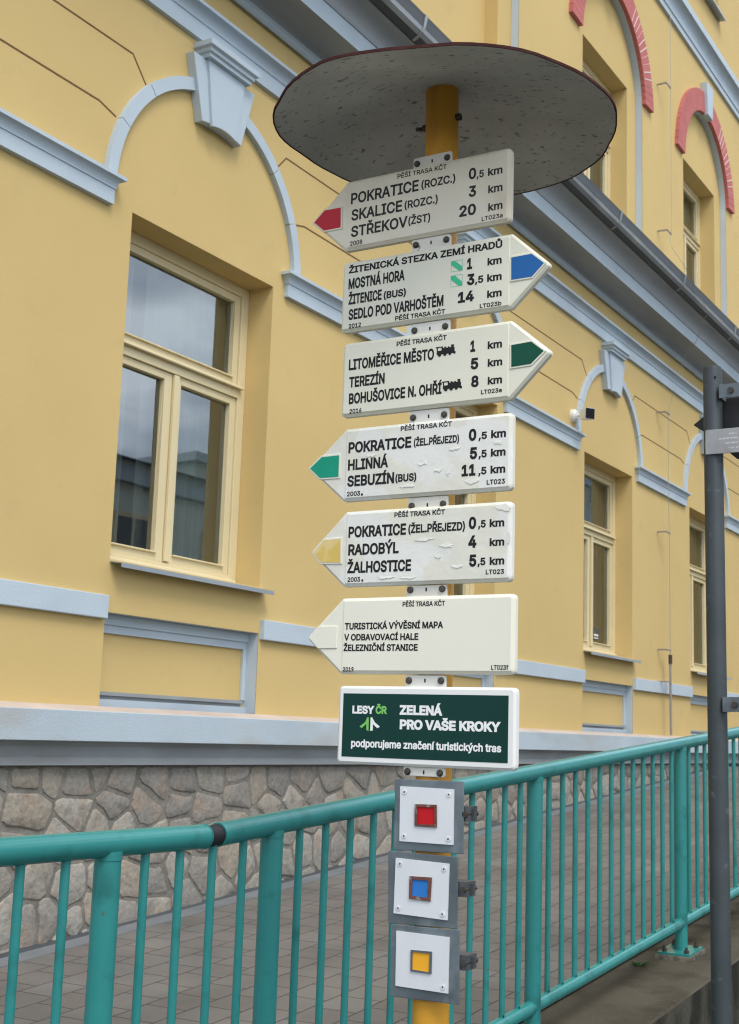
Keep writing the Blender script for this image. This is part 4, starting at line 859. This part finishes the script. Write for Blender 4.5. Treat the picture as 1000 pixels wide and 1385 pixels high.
p.add([(XG, a, b) for a, b in ((1.5242, 0.0406), (1.5194, 0.0406), (1.5177, 0.0262), (1.5175, 0.0122), (1.5242, 0.0108))], [tuple(range(5))], 'white_ink'); p.add([(XG - .0001, a, b) for a, b in ((1.5196, 0.0398), (1.5126, 0.0297), (1.4996, 0.0208), (1.5063, 0.0172), (1.5180, 0.0262))], [tuple(range(5))], 'white_ink')
p.build('panel', t, (XS, 1.39, 0.02), weld=False, recalc=False)
tab(t, 0.100, 0.1345, 'tab_new', 0.1230); tab(t, -0.083, -0.055, 'tab_new', -0.0740)

# --- square trail markers
def marker(label, o, w_, f_, c_, cl, cm, fm, rivets):
    z0 = min(q[1] for q in o); t = thing('trail_marker', label, 'trail marker', (XS, sum(q[0] for q in o) / 4, z0), 'square trail markers below the signs')
    ctr = (XS, sum(q[0] for q in o) / 4, sum(q[1] for q in o) / 4)
    p = MB(); p.prism(o, fx(XS + .008), fx(XS + .004), 'galv'); p.build('back_plate', t, ctr, bevel=.0012)
    p = MB(); p.prism(w_, fx(XS + .004), fx(XS + .001), 'white_plate')
    h = fx(XS + .0010); a = [h(q) for q in f_]; b = [fx(XS - .0022)(q) for q in f_]; cfr = [fx(XS - .0022)(q) for q in c_]; cin = [fx(XS + .0004)(q) for q in c_]
    for i in range(4):
        j = (i + 1) % 4; p.quad(a[i], a[j], b[j], b[i], fm); p.quad(b[i], b[j], cfr[j], cfr[i], fm); p.quad(cfr[i], cfr[j], cin[j], cin[i], fm)
    p.add(cin, [(0, 1, 2, 3)], cm); p.build('face_plate', t, ctr)
    for k in rivets:
        a_ = Vector(w_[k]); d_ = (Vector(ctr[1:]) - a_); q_ = a_ + Vector((math.copysign(.0115, d_.x), math.copysign(.0115, d_.y)))
        p = MB(); p.tube([(XS + .001, q_.x, q_.y), (XS - .0006, q_.x, q_.y)], .0052, 'white_plate', 14); p.tube([(XS - .0006, q_.x, q_.y), (XS - .0011, q_.x, q_.y)], .0020, 'bolt', 8); p.build('rivet', t, (XS, q_.x, q_.y), smooth=True)
    zc = (cl[0][1] + cl[1][1]) / 2; hh = abs(cl[0][1] - cl[1][1]) / 2 * .92
    p = MB(); p.tube([(PX, py(zc), zc - hh), (PX, py(zc), zc + hh)], .0408, 'clamp', 24, caps=True); y0, y1 = cl[0][0] + .012, cl[1][0] + .0055
    p.box(XS + .010, XS + .055, y1 + .004, y0 + .03, zc - hh, zc + hh, 'clamp'); p.box(XS + .030, XS + .034, y1 - .004, y1 + .0035, zc - hh * .7, zc + hh * .7, 'clamp')
    p.tube([(XS + .004, y1 + .009, zc), (XS + .062, y1 + .009, zc)], .006, 'bolt', 8); p.build('clamp', t, (PX, py(zc), zc), weld=False)
marker('galvanised square marker with a red square framed by rust', [(1.4605, -0.0905), (1.2935, -0.0890), (1.2915, -0.2385), (1.4590, -0.2410)], [(1.4455, -0.1056), (1.3147, -0.1062), (1.3137, -0.2212), (1.4437, -0.2217)], [(1.4068, -0.1415), (1.3546, -0.1402), (1.3528, -0.1875), (1.4060, -0.1875)], [(1.4004, -0.1470), (1.3590, -0.1460), (1.3578, -0.1823), (1.3992, -0.1829)], [(1.2901, -0.1396), (1.2756, -0.1738)], 'marker_red', 'rust', (0, 1, 2, 3))
marker('galvanised square marker with a blue square framed by rust', [(1.4723, -0.2436), (1.3033, -0.2455), (1.3011, -0.3911), (1.4685, -0.3950)], [(1.4515, -0.2573), (1.3221, -0.2604), (1.3237, -0.3754), (1.4533, -0.3727)], [(1.4150, -0.2925), (1.3619, -0.2914), (1.3637, -0.3405), (1.4149, -0.3395)], [(1.4083, -0.2985), (1.3694, -0.2985), (1.3700, -0.3337), (1.4087, -0.3330)], [(1.3021, -0.2944), (1.2762, -0.3279)], 'marker_blue', 'rust', (0, 1, 2, 3))
marker('galvanised square marker with an amber square, lowest on the post', [(1.4605, -0.3968), (1.2967, -0.3925), (1.2941, -0.5415), (1.4575, -0.5440)], [(1.4452, -0.4083), (1.3184, -0.4092), (1.3187, -0.5216), (1.4438, -0.5205)], [(1.4076, -0.4433), (1.3573, -0.4418), (1.3574, -0.4864), (1.4068, -0.4863)], [(1.4036, -0.4467), (1.3621, -0.4462), (1.3627, -0.4838), (1.4034, -0.4828)], [(1.2942, -0.4416), (1.2708, -0.4748)], 'marker_yellow', 'galv', (2,))

# ================================================================== GREY POST ON THE RIGHT
GX, GY = 4.16, 1.205
gp = thing('steel_post', 'weathered grey galvanised steel tube post standing in front of the railing', 'post', (GX, GY, -1.66))
p = MB(); p.tube([(GX, GY - .006, -1.66), (GX, GY + .004, 1.205), (GX, GY + .004, 1.212)], .0302, 'galv_post', 28, radii=[.0302, .0302, .0285]); p.build('tube', gp, (GX, GY, 0), smooth=True)
p = MB(); p.tube([(GX - .0295, GY - .012, 1.172), (GX - .0270, GY - .013, 1.172)], .0042, 'slot', 10); p.build('drill_hole', gp, (GX, GY, 1.17))
for z in (1.1215, 0.1300):
    p = MB(); p.box(GX - .034, GX - .0285, 1.02, 1.179, z - .022, z + .023, 'galv'); p.box(GX - .0284, GX + .022, 1.172, 1.1785, z - .022, z + .023, 'galv')
    o = p.build('bracket', gp, (GX, GY, z), weld=False)
    q = MB(); q.tube([(GX - .034, 1.141, z), (GX - .041, 1.141, z)], .0098, 'bolt', 12); q.build('bolt', o, (GX - .04, 1.141, z), smooth=True)
p = MB(); plate(p, [(1.2853, 1.0368), (1.2451, 1.0653), (1.187, 1.1162), (0.937, 1.1162), (0.937, 0.9135), (1.1447, 0.9135), (1.2425, 1.0062)], .004, GX + .036, .012, .002, 'black_plate'); tag(p.build('black_sign', None, (GX + .04, 1.1, 1.0)), 'black pointed sign board peeping out behind the grey steel post', 'sign')
p = MB(); plate(p, [(1.2245, .9185), (1.2245, .9985), (0.985, .9985), (0.985, .9185)], .005, GX - .0345, .003, .001, 'alu'); rnd = random.Random(5)
for k, (zl, ys) in enumerate(((.981, 1.148), (.966, 1.180), (.951, 1.160), (.935, 1.150))):
    y = ys
    while y > 1.0:
        w_ = rnd.uniform(.0015, .0035); hh = .0065
        if rnd.random() > .22: p.box(GX - .0351, GX - .0346, y - w_, y, zl - hh * rnd.uniform(.2, .5), zl + hh * rnd.uniform(.2, .5), 'white_plate')
        y -= w_ + .0016
tag(p.build('metal_label', None, (GX - .034, 1.1, .96), weld=False), 'brushed metal label plate with small punched lines across the grey post', 'label plate')

# ================================================================== weeds at the foot of the railing
def weed(x, y, n, s_, label):
    p = MB(); rnd = random.Random(int(x * 100)); z = zg(x) - .05
    for i in range(n):
        a = rnd.uniform(0, 6.28); l_ = s_ * rnd.uniform(.6, 1.1); w_ = l_ * .16; d = Vector((math.cos(a), math.sin(a), 0)); n_ = Vector((-d.y, d.x, 0)); b0 = Vector((x + rnd.uniform(-.01, .01), y + rnd.uniform(-.01, .01), z)); h = l_ * rnd.uniform(.35, .9)
        q1 = b0 + d * l_ * .5 + Vector((0, 0, h * .8)); q2 = b0 + d * l_ + Vector((0, 0, h * .7))
        p.add([b0, q1 - n_ * w_, q2, q1 + n_ * w_], [(0, 1, 2), (0, 2, 3)], 'leaf')
    tag(p.build('weed', None, (x, y, z), recalc=False, weld=False), label, 'weed')
weed(4.93, 2.03, 9, .035, 'small green weed on the concrete slab beside a railing post foot')
weed(6.28, 2.20, 12, .045, 'leafy weed sprouting behind the base plate of a railing post')
